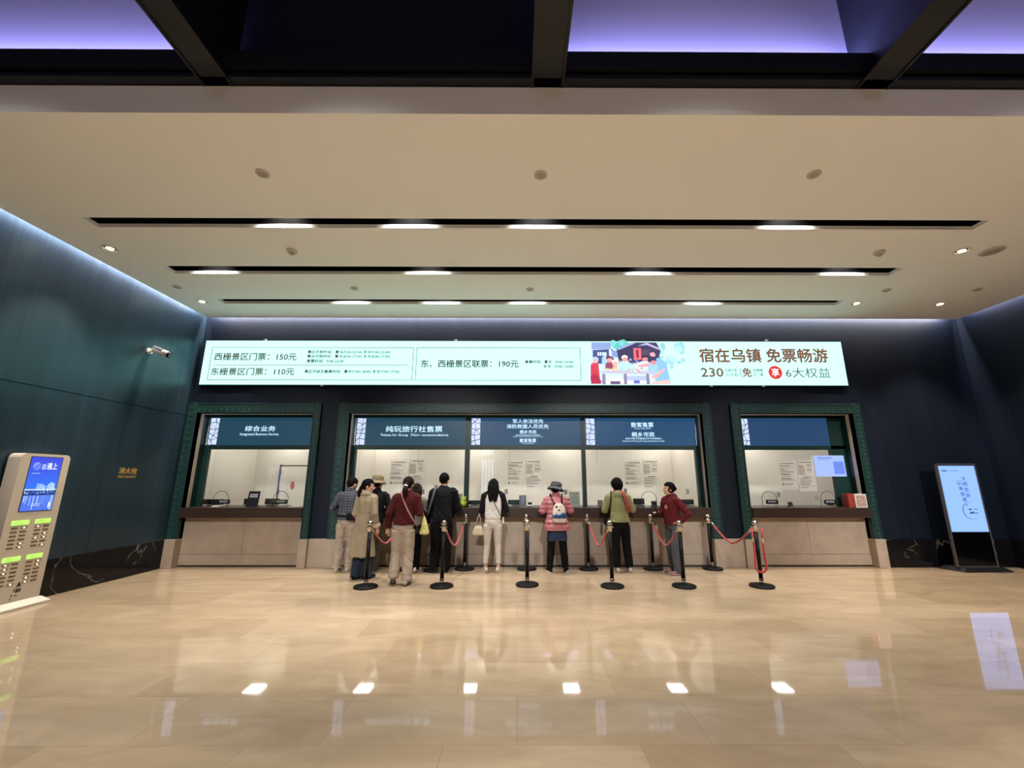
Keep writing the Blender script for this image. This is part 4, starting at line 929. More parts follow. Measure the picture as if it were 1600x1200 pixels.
# ------------------------------------------------------------------ people
def remeshed(mb, name, voxel, smooth=2, folds=0.0, fscale=0.12, disp=None, cuffs=False):
    """fuse overlapping shapes into one continuous surface; optional soft cloth folds"""
    me = mb.mesh(name); ob = bpy.data.objects.new('tmp', me); COL.objects.link(ob)
    r = ob.modifiers.new('r', 'REMESH'); r.mode = 'VOXEL'; r.voxel_size = voxel
    sm = ob.modifiers.new('s', 'SMOOTH'); sm.factor = 0.5; sm.iterations = smooth
    dg = bpy.context.evaluated_depsgraph_get()
    out = bpy.data.meshes.new_from_object(ob.evaluated_get(dg)); out.name = name
    bpy.data.objects.remove(ob); bpy.data.meshes.remove(me)
    if folds or disp:
        nr = [v.normal.copy() for v in out.vertices]; folds *= 0.75
        for v, n in zip(out.vertices, nr):
            p = v.co; d = 0.0
            if folds:
                f = fscale * 1.45
                a = mnoise.noise(Vector((p.x / f * 1.5, p.y / f * 1.5, p.z / (f * 4.5))))
                c = mnoise.noise(Vector((p.x / f * .55 + 9, p.y / f * .55, p.z / f * .8 + p.x / f * .5 + 3)))
                e = mnoise.noise(Vector((p.x / f * .9 + 2, p.y / f * .9 + 5, p.z / f * 2.6 + 1)))
                if name == 'trench_coat': d += folds * 1.5 * a - folds * .5 * max(0.0, 1 - abs(a) * 4) ** 2
                else: d += folds * (0.75 * a - 0.6 * max(0.0, 1 - abs(c) * 4.5) ** 2 - 0.3 * max(0.0, 1 - abs(e) * 3.5) ** 2 + 0.12)
                if cuffs and p.z < 0.42: d += folds * 0.8 * (1 - p.z / 0.42) * (mnoise.noise(Vector((p.x * 5, p.y * 5, p.z * 26))))
            if disp: d += disp(p)
            v.co = p + n * d
    out.materials.clear()
    return out
SKIN = mat('skin', '#c79a7e', 0.55, var=0.06, vscale=30)
EYE = mat('eye_dark', '#1a1210', 0.3); LIP = mat('lip', '#a8635a', 0.5); EYEW = mat('eye_white', '#d8d0c8', 0.4)
HAIRM = mat('black_hair', '#0b0908', 0.7, spec=0.08, var=0.3, vscale=60); HAIRB = mat('dark_brown_hair', '#20140f', 0.7, spec=0.08, var=0.3, vscale=60)
SOLE = mat('pale_sole', '#cfc6b8', 0.6); SOLEB = mat('black_sole', '#151414', 0.6)

def person(label, loc, rotz, height, sp):
    """stands at loc facing local +y; all measures are for a 1.70 m figure, scaled to height"""
    S = height / 1.70; V = Vector
    lean, side = sp.get('lean', 0.06), sp.get('side', 0.0)
    shw, bulk = sp.get('shw', 0.175), sp.get('bulk', 1.0)
    hx, hy = sp.get('hip', (0.0, 0.0))
    def cy(z): return hy + (lean * (z - 0.92) if z > 0.92 else 0.0)
    def cx(z): return hx + (side * (z - 0.92) if z > 0.92 else 0.0)
    twist = sp.get('twist', 0.0)
    sh = {}
    for sgn in (-1, 1):
        z = 1.378 + sp.get('shrug', 0.0)
        sh[sgn] = V((cx(z) + sgn * shw * math.cos(twist), cy(z) + sgn * shw * math.sin(twist), z))
    arms = {-1: [V(p) for p in sp['larm']], 1: [V(p) for p in sp['rarm']]}
    feet = {-1: sp.get('lfoot', (-0.10, 0.0, 0.12, 0.0)), 1: sp.get('rfoot', (0.10, 0.0, -0.12, 0.0))}
    hipj, knee, ank = {}, {}, {}
    for sgn in (-1, 1):
        fx, fy, fyaw, lift = feet[sgn]
        hipj[sgn] = V((hx + sgn * 0.085, hy, 0.86))
        ank[sgn] = V((fx, fy, 0.085 + 0.11 * math.sin(lift)))
        knee[sgn] = (hipj[sgn] + ank[sgn]) / 2 + V((0, 0.035 + 0.09 * lift, 0.01)) + V((sp.get('kneeout', 0.0) * sgn, 0, 0))
    zc = 1.585; hp, hyaw = sp.get('head', (0.15, 0.0))[:2]; hd = sp.get('head', (0, 0, 0, 0))
    hc = V((cx(1.5) + (hd[2] if len(hd) > 2 else 0), cy(1.55) + 0.015 + 0.05 * hp + (hd[3] if len(hd) > 3 else 0), zc - 0.03 * abs(hp)))
    MH = Matrix.Translation(hc) @ Matrix.Rotation(hyaw, 4, 'Z') @ Matrix.Rotation(-hp, 4, 'X') @ Matrix.Scale(1.09, 4)
    SM = Matrix.Scale(S, 4)
    # ---------------- body: one continuous surface
    b = MB()
    b.loft([(0.80, hx, hy, .12, .085), (0.88, hx, hy, .135, .088), (0.95, cx(.95), cy(.95), .125, .082), (1.05, cx(1.05), cy(1.05), .12, .085), (1.18, cx(1.18), cy(1.18), .13, .092), (1.30, cx(1.3), cy(1.3), .135, .092), (1.38, cx(1.38), cy(1.38), .128, .078), (1.43, cx(1.43), cy(1.43), .10, .07)], 20)
    nb = V((cx(1.42), cy(1.42) - 0.01, 1.40)); b.tube([nb, nb.lerp(hc, .5), hc + V((0, -0.01, -0.03))], [.058, .05, .052], 14)
    for sgn in (-1, 1):
        e, w = arms[sgn][0], arms[sgn][1]
        b.ball(sh[sgn] - V((sgn * .02, 0, .012)), .042, 12, 8); b.tube([sh[sgn] - V((sgn * .012, 0, .012)), sh[sgn].lerp(e, .5), e], [.04, .037, .033], 12); b.ball(e, .033, 10, 8)
        b.tube([e, e.lerp(w, .35), w], [.037, .036, .025], 12)
        # hand: palm, four unequal bent fingers, thumb at the side of the palm
        d = (V(arms[sgn][2]) if len(arms[sgn]) > 2 else (w - e)).normalized()
        nrm = V(arms[sgn][3]) if len(arms[sgn]) > 3 else V((-sgn, 0.2, 0))
        nrm = (nrm - d * nrm.dot(d)).normalized(); sd = d.cross(nrm) * (1 if sgn > 0 else -1)   # towards the thumb
        c = w + d * 0.048
        b.tube([w - d * .01, w + d * .02, c + d * .035], [(.027, .02), (.036, .018), (.041, .015)], 12) if abs(sd.z) < 2 else None
        for k, (o, ln) in enumerate(((.033, .066), (.0115, .074), (-.0105, .069), (-.031, .054))):
            p0 = c + d * .03 + sd * o; cu = sp.get('curl', 0.55) + 0.08 * k; p = [p0]; a = cu * .3
            for q in (.45, .32, .28):
                p.append(p[-1] + (d * math.cos(a) + nrm * math.sin(a) + sd * o * 2.2).normalized() * ln * q); a += cu
            b.tube(p, [.0092, .009, .0085, .007], 8)
        p0 = w + d * .028 + sd * .028
        b.tube([p0, p0 + d * .026 + sd * .022 + nrm * .008, p0 + d * .052 + sd * .03 + nrm * .02, p0 + d * .07 + sd * .028 + nrm * .032], [.013, .0115, .0105, .008], 8)
        b.tube([hipj[sgn], knee[sgn], ank[sgn]], [.062, .045, .034], 12)
        fx, fy, fyaw, lift = feet[sgn]
        MF = Matrix.Translation(V((fx, fy, 0.0))) @ Matrix.Rotation(-fyaw, 4, 'Z')
        b.tube([MF @ V((0, -.03, .06 + .1 * math.sin(lift))), MF @ V((0, .05, .045)), MF @ V((0, .13, .03))], [.028, .026, .015], 10)
    def H(m, *a, **k): m.ball(*a, M=MH, **k)
    H(b, (0, -.012, .028), (.073, .092, .088), nu=20, nv=14); H(b, (0, .022, -.03), (.058, .066, .082), nu=18, nv=12); H(b, (0, .05, -.088), (.033, .032, .026))
    H(b, (0, .073, .024), (.048, .018, .012)); H(b, (-.036, .058, -.022), (.022, .022, .02)); H(b, (.036, .058, -.022), (.022, .022, .02))
    b.tube([MH @ V((0, .084, .012)), MH @ V((0, .096, -.012)), MH @ V((0, .106, -.031))], [.008, .0105, .014], 10); H(b, (0, .096, -.036), (.019, .011, .009))
    H(b, (0, .083, -.058), (.024, .010, .0065)); H(b, (0, .081, -.069), (.021, .010, .0065))
    for q in (-1, 1): H(b, (q * .075, -.008, -.012), (.011, .023, .033)); H(b, (q * .03, .072, .002), (.014, .01, .008))
    b.xf(SM)
    me = remeshed(b, 'person', .0062 * S, 2)
    body = link('person', me, [SKIN, EYE, LIP, EYEW], None, True)
    inv = (SM @ MH).inverted(); idx = []
    for f in me.polygons:
        p = inv @ f.center; i = 0
        if p.y > .06 and abs(p.z) < .12 and abs(p.x) < .07:
            if ((abs(p.x) - .03) / .0125) ** 2 + ((p.z - .003) / .0055) ** 2 < 1: i = 1 if abs(abs(p.x) - .03) < .006 else 3
            elif ((abs(p.x) - .03) / .019) ** 2 + ((p.z - .025) / .0035) ** 2 < 1: i = 1
            elif (p.x / .025) ** 2 + ((p.z + .063) / .011) ** 2 < 1 and p.y > .078: i = 2
        idx.append(i)
    me.polygons.foreach_set('material_index', idx)
    body.location = loc; body.rotation_euler = (0, 0, rotz); tag(body, label, 'person')
    def part(name, mb, m, voxel=.009, smooth=2, folds=0.0, fscale=.12, disp=None, parent=None, raw=False):
        mb.xf(SM)
        if raw: return link(name, mb.mesh(name), m, parent or body, True)
        return link(name, remeshed(mb, name, voxel * S, smooth, folds, fscale, disp, name == 'trousers'), m, parent or body, True)
    # ---------------- trousers
    pt = sp['pants']; t = MB(); r0, r1, r2 = pt.get('r', (.098, .078, .066)); top = pt.get('top', 0.99); zb = pt.get('cuff', 0.055)
    t.loft([(0.79, hx, hy, .13 * bulk, .095 * bulk), (0.86, hx, hy - .005, .172 * bulk, .125 * bulk), (0.92, hx, hy - .005, .168 * bulk, .12 * bulk), (top, cx(top), cy(top), .145 * bulk, .105 * bulk)], 24)
    for sgn in (-1, 1):
        a = V((ank[sgn].x, ank[sgn].y - .005, zb + .11 * math.sin(feet[sgn][3]))); hj = hipj[sgn] + V((sgn * .006, -.006, -.01))
        kk = knee[sgn]
        t.tube([hj, hj.lerp(kk, .5), kk, kk.lerp(a, .5), a], [r0, (r0 + r1) / 2 * 1.02, r1, (r1 + r2) / 2, r2], 18)
    part('trousers', t, pt['mat'], .0095, 2, pt.get('folds', .012), .11)
    # ---------------- shoes
    so = sp['shoes']; big = so.get('big', 1.0)
    for sgn in (-1, 1):
        fx, fy, fyaw, lift = feet[sgn]
        MF = Matrix.Translation(V((fx, fy, 0))) @ Matrix.Rotation(-fyaw, 4, 'Z') @ Matrix.Translation(V((0, .13, 0))) @ Matrix.Rotation(-lift, 4, 'X') @ Matrix.Translation(V((0, -.13, 0)))
        s = MB()
        for y, w, h, z in ((-.062, .03, .035, .05), (-.03, .037, .045, .055), (.03, .04, .045, .055), (.09, .045, .033, .045), (.14, .043, .026, .036)): s.ball((0, y, z), (w * big, .055, h * big), 14, 10)
        s.ball((0, .178, .03), (.032 * big, .03, .02), 12, 8); s.loft([(.05, 0, -.02, .036 * big, .045), (.105, 0, -.025, .038 * big, .044)], 14); s.xf(MF)
        sh_ = part('shoe', s, so['mat'], .007, 2)
        s = MB(); ol = []
        for i in range(28):
            a = 2 * PI * i / 28; y = .06 + .145 * math.sin(a); w = (.048 - .008 * (y < 0)) * big; ol.append((w * math.cos(a) * (1 if abs(math.sin(a)) < .9 else .9), y))
        k = len(ol); s.add([(x, y, .0) for x, y in ol] + [(x * 1.02, y, .028) for x, y in ol], [tuple(range(k - 1, -1, -1)), tuple(range(k, 2 * k))] + [(i, (i + 1) % k, k + (i + 1) % k, k + i) for i in range(k)]); s.xf(MF)
        part('sole', s, so.get('sole', SOLE), raw=True, parent=sh_)
    # ---------------- upper garments
    def top_shape(g, sleeves=True, torso=True):
        u = MB(); hem = g['hem']; k = bulk * g.get('fat', 1.0); fl = g.get('flare', 1.0)
        rows = []
        for z, rx, ry in ((hem, g.get('hw', .185) * fl, g.get('hd', .135) * fl), ((hem + 1.08) / 2, (g.get('hw', .185) * fl + .168) / 2, (g.get('hd', .135) * fl + .125) / 2), (1.10, .165, .122), (1.22, .172, .126), (1.32, .178, .125), (1.385, .17, .108), (1.425, .135, .09), (1.455, .09, .072), (1.485, .068, .062)):
            if rows and z <= rows[-1][0] + .01: continue
            kk = k if z < 1.4 else 1 + (k - 1) * .5
            rows.append((z, cx(z), cy(z) - .004, rx * kk, ry * kk, .9))
        if torso: u.loft(rows, 28)
        if sleeves:
            ra, rb, rc = [q * .9 for q in g.get('arm', (.076, .064, .05))]; end = g.get('end', .94)
            for sgn in (-1, 1):
                e, w = arms[sgn][0], arms[sgn][1]; w2 = e.lerp(w, end)
                if torso: u.ball(sh[sgn] - V((sgn * .015, 0, .01)), (ra * 1.06, ra * 1.0, ra * 0.95), 16, 10)
                u.tube([sh[sgn], sh[sgn].lerp(e, .5), e], [ra, (ra + rb) / 2, rb], 16); u.ball(e, rb * 1.02, 14, 10); u.tube([e, e.lerp(w2, .5), w2], [rb, (rb + rc) / 2, rc], 16)
        return u, rows
    for g in sp['tops']:
        u, rows = top_shape(g, g.get('sleeves', True))
        if g.get('collar'):
            u.loft([(1.43, cx(1.43), cy(1.43), .095, .082), (1.47, cx(1.47), cy(1.47) - .005, .088, .085), (1.515, cx(1.5), cy(1.5) - .012, .078, .076)], 20)
        if g.get('hood'):
            u.ball((cx(1.44), cy(1.44) - .085, 1.42), (.115, .06, .075), 18, 12); u.ball((cx(1.44), cy(1.44) - .03, 1.45), (.115, .085, .04), 18, 10)
        part(g.get('name', 'jacket'), u, g['mat'], .0095, 2, g.get('folds', .012), g.get('fscale', .12), g.get('disp'))
    for sgn in (-1, 1) if sp.get('dark_sleeves') else ():
        g = sp['dark_sleeves']; u = MB(); e, w = arms[sgn][0], arms[sgn][1]; w2 = e.lerp(w, .93)
        u.ball(sh[sgn] - V((sgn * .012, 0, .004)), (.079, .083, .079), 16, 10); u.tube([V((sgn * .062, cy(1.47), 1.465)), sh[sgn], sh[sgn].lerp(e, .5), e], [.045, .078, .07, .062], 16); u.ball(e, .063, 14, 10); u.tube([e, e.lerp(w2, .5), w2], [.062, .054, .046], 16)
        part('sleeve', u, g, .0095, 2, .01)
    if sp.get('cuff'):
        for sgn in (-1, 1):
            e, w = arms[sgn][0], arms[sgn][1]
            part('rolled_cuff', MB().tube([e.lerp(w, .70), e.lerp(w, .96)], [.068, .066], 18), sp['cuff'], .009, 2, .006, .06)
    if sp.get('coat_collar'):
        u = MB().loft([(1.425, cx(1.43), cy(1.43) - .012, .125, .10), (1.46, cx(1.46), cy(1.46) - .018, .10, .09), (1.49, cx(1.5), cy(1.49) - .02, .082, .075), (1.50, cx(1.5), cy(1.5) - .012, .07, .062)], 24)
        part('collar', u, sp['coat_collar'], .009, 1, .004)
    # ---------------- hair
    hr = sp['hair']; hm = hr.get('mat', HAIRM); kind = hr['kind']; u = MB(); n0 = 28; m0 = 20; vs = []
    hl = hr.get('line', .06)
    for i in range(m0 + 1):
        tt = PI * i / m0
        for j in range(n0):
            a = 2 * PI * j / n0; dx, dy, dz = math.sin(tt) * math.cos(a), math.sin(tt) * math.sin(a), math.cos(tt)
            fu = hr.get('full', 1.03); x, y, z = dx * .084 * fu, dy * .104 * fu - .012, dz * .102 * fu + .022
            lim = hl if y > .035 else (-.005 if (y > -.035 and kind in ('short', 'pony')) else (hr.get('nape', -.065)))
            k = 1.0 if z > lim else max(.70, 1 - (lim - z) * 14)
            vs.append((x * k, y * k, z if z > -.085 else -.085 + (z + .085) * .3))
    fs = [(i * n0 + j, i * n0 + (j + 1) % n0, (i + 1) * n0 + (j + 1) % n0, (i + 1) * n0 + j) for i in range(m0) for j in range(n0)]
    u.add([tuple(MH @ V(v)) for v in vs], fs)
    def hp_(*p): return MH @ V(p)
    if kind == 'long':
        for x in (-.055, -.02, .02, .055):
            u.tube([hp_(x * .9, -.06, .05), hp_(x * 1.25, -.085, -.06), hp_(x * 1.3, -.075, -.17), hp_(x * 1.05, -.062, -.27), hp_(x * .9, -.055, -.33)], [.042, .038, .032, .024, .01], 12)
        for x in (-1, 1): u.tube([hp_(x * .07, .0, .03), hp_(x * .082, -.01, -.07), hp_(x * .078, -.03, -.17), hp_(x * .06, -.045, -.26)], [.026, .026, .024, .012], 10)
    if kind == 'bob':
        for x in (-.065, -.035, 0, .035, .065):
            u.tube([hp_(x * .9, -.05, .05), hp_(x * 1.25, -.08, -.05), hp_(x * 1.3, -.07, -.13), hp_(x * 1.15, -.06, -.165)], [.045, .042, .036, .02], 12)
    if kind == 'pony':
        pl = hr.get('len', .22)
        u.tube([hp_(0, -.085, -.02), hp_(0, -.115, -.045), hp_(0, -.12, -.06)], [.05, .04, .03], 12)
        u.tube([hp_(0, -.118, -.05), hp_(0, -.128, -.05 - pl * .3), hp_(.004, -.115, -.05 - pl * .65), hp_(.006, -.10, -.05 - pl)], [.026, .045, .04, .008], 12)
    if kind == 'bun':
        for k in range(7): a = k * 2.4; u.ball((.022 * math.cos(a), -.108 + .012 * math.sin(a * 1.7), .0 + .024 * math.sin(a)), (.024, .02, .022), 10, 8, M=MH)
    fol = hr.get('rough', .004)
    part('hair', u, hm, .0075, 1, fol, hr.get('rscale', .022))
    if kind == 'pony' and hr.get('tie'):
        part('hair_tie', MB().tube([hp_(0, -.119, -.046), hp_(0, -.124, -.064)], [.035, .035], 14), hr['tie'], raw=True)
    # ---------------- hat
    if sp.get('hat'):
        h = sp['hat']; u = MB()
        u.lathe([(.125, .012), (.155, -.028), (.160, -.032), (.156, -.038), (.125, -.004), (.109, .012), (.109, .015), (.104, .07), (.094, .098), (.07, .110), (0.0, .114)], (0, -.012, .042), 30)
        u.xf(MH @ Matrix.Rotation(h.get('tilt', 0.0), 4, 'X') @ Matrix.Rotation(h.get('roll', 0.0), 4, 'Y') @ Matrix.Scale(h.get('scale', 1.0), 4)); part('bucket_hat', u, h['mat'], raw=True)
    if sp.get('extra'): sp['extra'](body, part, V, cx, cy, sh, arms, hp_, MH)
    return body, S, dict(cx=cx, cy=cy, sh=sh, arms=arms)
def beside(body, S, name, mb, m, label, cat, origin, folds=0.0, voxel=None, smooth=True):
    """a thing carried by a person: shapes in the person's own measures, origin at the given local point"""
    o = Vector(origin); mb.shift(-o); mb.xf(Matrix.Scale(S, 4))
    ob = link(name, remeshed(mb, name, voxel, 2, folds, .08) if voxel else mb.mesh(name), m, None, smooth)
    ob.location = Vector(body.location) + Matrix.Rotation(body.rotation_euler.z, 3, 'Z') @ (o * S); ob.rotation_euler = (0, 0, body.rotation_euler.z)
    return tag(ob, label, cat)
def carried_part(ob, S, name, mb, m, origin, smooth=True):
    mb.shift(-Vector(origin)); mb.xf(Matrix.Scale(S, 4)); return link(name, mb.mesh(name), m, ob, smooth)
def plaid():
    m = bpy.data.materials.new('navy_plaid_cloth'); m.use_nodes = True
    nt = m.node_tree; N = nt.nodes; L = nt.links; b = N['Principled BSDF']; b.inputs['Roughness'].default_value = 0.8
    tc = N.new('ShaderNodeTexCoord'); sp = N.new('ShaderNodeSeparateXYZ'); L.new(tc.outputs['Object'], sp.inputs[0])
    def stripes(sock, per, wid):
        a = N.new('ShaderNodeMath'); a.operation = 'MULTIPLY'; a.inputs[1].default_value = 1 / per; L.new(sock, a.inputs[0])
        f = N.new('ShaderNodeMath'); f.operation = 'FRACT'; L.new(a.outputs[0], f.inputs[0])
        g = N.new('ShaderNodeMath'); g.operation = 'LESS_THAN'; g.inputs[1].default_value = wid; L.new(f.outputs[0], g.inputs[0]); return g.outputs[0]
    def mixc(fac, c1, c2, k):
        q = N.new('ShaderNodeMath'); q.operation = 'MULTIPLY'; q.inputs[1].default_value = k; L.new(fac, q.inputs[0])
        mx = N.new('ShaderNodeMix'); mx.data_type = 'RGBA'; L.new(q.outputs[0], mx.inputs[0])
        if isinstance(c1, tuple): mx.inputs[6].default_value = c1
        else: L.new(c1, mx.inputs[6])
        mx.inputs[7].default_value = c2; return mx.outputs[2]
    c = mixc(stripes(sp.outputs['X'], .095, .5), (*lin('#2b2f40'), 1), (*lin('#181a24'), 1), .75)
    c = mixc(stripes(sp.outputs['Z'], .095, .5), c, (*lin('#191a24'), 1), .6)
    c = mixc(stripes(sp.outputs['X'], .0475, .12), c, (*lin('#7a7680'), 1), .55)
    c = mixc(stripes(sp.outputs['Z'], .0475, .12), c, (*lin('#7a7680'), 1), .55)
    L.new(c, b.inputs['Base Color']); return m
def cloth(name, c, rough=0.85, var=0.10, bump=0.15, bscale=260): return mat(name, c, rough, spec=0.2, var=var, vscale=14, bump=bump, bscale=bscale)
BLK = cloth('black_cloth', '#0a0a0c'); BLKP = cloth('black_trouser_cloth', '#060607')
P = {}
def PS(x, y): return (x, y, 0)
# man in the plaid shirt
b, S, J = P['plaid'] = person('person in a navy plaid shirt and khaki trousers leaning on the counter', PS(-3.20, 8.36), 0.0, 1.70, dict(
    lean=.16, shw=.185, bulk=1.04, head=(.45, -.45), larm=[(-.29, .0, 1.13), (-.29, .26, 1.17), (.5, 1, 0), (0, 0, -1)], rarm=[(.25, .10, 1.13), (.14, .37, 1.19), (-.4, 1, 0), (0, 0, -1)],
    lfoot=(-.10, .0, -.12, 0), rfoot=(.10, .03, .12, 0), pants=dict(mat=cloth('khaki_trousers', '#9c8f80'), r=(.10, .083, .074), folds=.034), shoes=dict(mat=cloth('grey_beige_shoe', '#a9a094')),
    tops=[dict(name='plaid_shirt', mat=plaid(), hem=.93, hw=.18, folds=.012, collar=True, arm=(.078, .066, .052))], hair=dict(kind='short')))
wb = beside(b, S, 'waist_bag', MB().bbox(.06, .22, -.21, -.135, .93, 1.06, .025, 3), BLK, 'black waist bag at the right hip of the plaid shirt', 'bag', (.14, -.17, .93), smooth=False)
carried_part(wb, S, 'strap', MB().tube([(-.18, -.05, 1.02), (-.12, -.135, 1.01), (.0, -.165, 1.0), (.08, -.165, 1.0)], [(.005, .016)] * 4, 8), BLK, (.14, -.17, .93))
# woman in the trench coat
P['trench'] = person('person in a long beige trench coat with low black ponytail looking right', PS(-2.67, 7.80), -.30, 1.66, dict(
    lean=.02, shw=.155, bulk=.93, head=(.08, -1.05), larm=[(-.21, -.02, 1.10), (-.19, .18, .98)], rarm=[(.225, -.03, 1.10), (.235, .04, .86)], curl=.5,
    lfoot=(-.10, .0, -.1, 0), rfoot=(.09, .05, .15, 0), pants=dict(mat=cloth('dark_wide_jeans', '#2a3442'), r=(.092, .09, .09), cuff=.03), shoes=dict(mat=BLK, sole=SOLEB),
    tops=[dict(name='trench_coat', mat=cloth('beige_trench_cloth', '#93846d', .7), hem=.38, fat=1.04, hw=.205, hd=.178, flare=1.12, folds=.022, fscale=.12, arm=(.085, .076, .066), end=.86)],
    cuff=cloth('pale_cuff_lining', '#c3ad8c'), coat_collar=cloth('beige_trench_cloth', '#93846d'), hair=dict(kind='pony', len=.17)))
# man in the bucket hat
P['hat'] = person('person in a khaki bucket hat and black jacket at the counter', PS(-2.71, 8.36), -.12, 1.70, dict(
    lean=.12, shw=.19, bulk=1.08, head=(.2, -.1), larm=[(-.23, .06, 1.12), (-.13, .36, 1.19), (.3, 1, 0), (0, 0, -1)], rarm=[(.29, .06, 1.12), (.17, .36, 1.19), (-.2, 1, 0), (0, 0, -1)],
    lfoot=(-.10, -.02, -.1, 0), rfoot=(.10, .0, .2, 0), pants=dict(mat=cloth('brown_grey_trousers', '#4d443a'), r=(.10, .085, .075), folds=.02), shoes=dict(mat=cloth('dusty_brown_shoe', '#5c5145')),
    tops=[dict(name='jacket', mat=cloth('black_jacket_cloth', '#0d0e12'), hem=.86, hw=.19, folds=.014, collar=True, arm=(.082, .07, .056))], hair=dict(kind='short', line=.03), hat=dict(mat=cloth('khaki_hat_cloth', '#7b6d55', var=.25), tilt=.12)))
# woman in the maroon sweater
b, S, J = P['maroon'] = person('person in a maroon sweater and wide beige trousers stepping toward the counter', PS(-1.88, 7.40), .05, 1.70, dict(
    lean=.05, side=.05, shw=.165, bulk=.98, head=(.28, -.12), larm=[(-.245, -.02, 1.11), (-.265, .05, .86)], rarm=[(.25, .0, 1.12), (.20, .25, 1.10), (-.3, 1, .2), (-1, 0, 0)], curl=.6,
    lfoot=(-.11, -.02, -.30, .40), rfoot=(.10, -.02, .10, 0), pants=dict(mat=cloth('beige_corduroy', '#a99a89'), r=(.104, .094, .088), cuff=.065, folds=.018, top=1.0), shoes=dict(mat=cloth('cream_shoe', '#b3a795'), sole=mat('grey_sole', '#55504b', .7)),
    tops=[dict(name='sweater', mat=cloth('maroon_knit', '#451719', .95, bump=.4, bscale=120), hem=.93, hw=.175, flare=1.02, folds=.02, arm=(.085, .077, .058))], hair=dict(kind='pony', mat=HAIRB, len=.20, tie=cloth('white_hair_tie', '#e9e2d8'))))
cy = J['cy']
pts = [(-.085, cy(1.44) + .02, 1.475), (-.06, cy(1.44) - .09, 1.445), (.0, cy(1.32) - .150, 1.32), (.09, cy(1.15) - .155, 1.15), (.17, cy(1.02) - .125, 1.02), (.215, cy(.95) - .03, .93), (.215, .06, .90)]
bag = beside(b, S, 'crossbody_bag', MB().bbox(.19, .235, .03, .19, .78, .91, .015, 3), cloth('dark_bag_leather', '#2a1f1c', .5), 'small dark bag worn crossbody over the maroon sweater on a pink strap', 'bag', (.21, .1, .78), smooth=False)
carried_part(bag, S, 'strap', MB().tube(pts, [(.011, .005)] * 7, 8), cloth('dusty_pink_strap', '#a87772'), (.21, .1, .78))
u = MB()
o = (.30, .10, .80); q = [(-.015, .02), (.015, .02), (.10, .27), (.035, .33), (-.02, .31)]
u.loft([(.76, .33, .10, .075, .05, .5), (.79, .33, .10, .085, .055, .5), (.92, .325, .10, .055, .04, .6), (1.02, .315, .10, .03, .02), (1.06, .31, .10, .012, .012)], 20)
tote = beside(b, S, 'tote_bag', u, cloth('pale_yellow_canvas', '#c9bf7c', .7), 'pale yellow tote bag hanging from the right arm of the maroon sweater', 'bag', o, .012, .009)
carried_part(tote, S, 'handle', MB().tube([(.31, .10, 1.05), (.30, .06, 1.12), (.29, .04, 1.165), (.275, .10, 1.17), (.27, .14, 1.12), (.31, .11, 1.05)], .008, 8), cloth('pale_yellow_canvas', '#c9bf7c'), o)
# woman mostly hidden behind the maroon sweater
P['bob'] = person('person with dark brown bob hair and grey sweater behind the maroon sweater', PS(-1.94, 8.36), -.1, 1.58, dict(
    lean=.14, shw=.165, head=(.25, .05), larm=[(-.25, .06, 1.14), (-.12, .36, 1.21), (.3, 1, 0), (0, 0, -1)], rarm=[(.24, .10, 1.18), (.20, .38, 1.225), (0, 1, 0), (0, 0, -1)],
    lfoot=(-.06, .0, 0, 0), rfoot=(.10, .0, .1, 0), pants=dict(mat=BLKP, r=(.092, .075, .062)), shoes=dict(mat=cloth('white_shoe', '#c9c3ba')),
    tops=[dict(name='sweater', mat=cloth('grey_knit', '#77756c', .95), hem=.90, folds=.014)], hair=dict(kind='bob', mat=HAIRB)))
# man in black
b, S, J = P['black'] = person('person in black jacket and black trousers with both arms on the counter', PS(-1.40, 8.33), .05, 1.78, dict(
    lean=.10, shw=.18, bulk=1.0, head=(.28, -.12), larm=[(-.235, .08, 1.08), (-.10, .34, 1.125), (.5, 1, 0), (0, 0, -1)], rarm=[(.26, .08, 1.08), (.14, .36, 1.125), (-.3, 1, 0), (0, 0, -1)],
    lfoot=(-.12, .02, -1.05, 0), rfoot=(.08, .06, .12, 0), pants=dict(mat=BLKP, r=(.108, .094, .082), folds=.014), shoes=dict(mat=cloth('black_sneaker', '#17171a', .6, var=.5), sole=SOLEB, big=1.12),
    tops=[dict(name='jacket', mat=cloth('blue_black_cloth', '#090b12'), hem=.86, hw=.185, folds=.016, arm=(.09, .08, .062))], hair=dict(kind='short')))
cy = J['cy']
sb = beside(b, S, 'shoulder_bag', MB().bbox(-.30, -.235, .02, .22, .80, .96, .02, 3), BLK, 'black bag on a grey strap over the left shoulder of the man in black', 'bag', (-.27, .1, .8), smooth=False)
carried_part(sb, S, 'strap', MB().tube([(-.135, cy(1.44) + .06, 1.45), (-.14, cy(1.44) - .04, 1.49), (-.15, cy(1.38) - .125, 1.38), (-.19, cy(1.2) - .14, 1.2), (-.25, cy(1.0) - .06, 1.0), (-.27, .06, .95)], [(.02, .005)] * 6, 8), cloth('grey_strap', '#55575c'), (-.27, .1, .8))
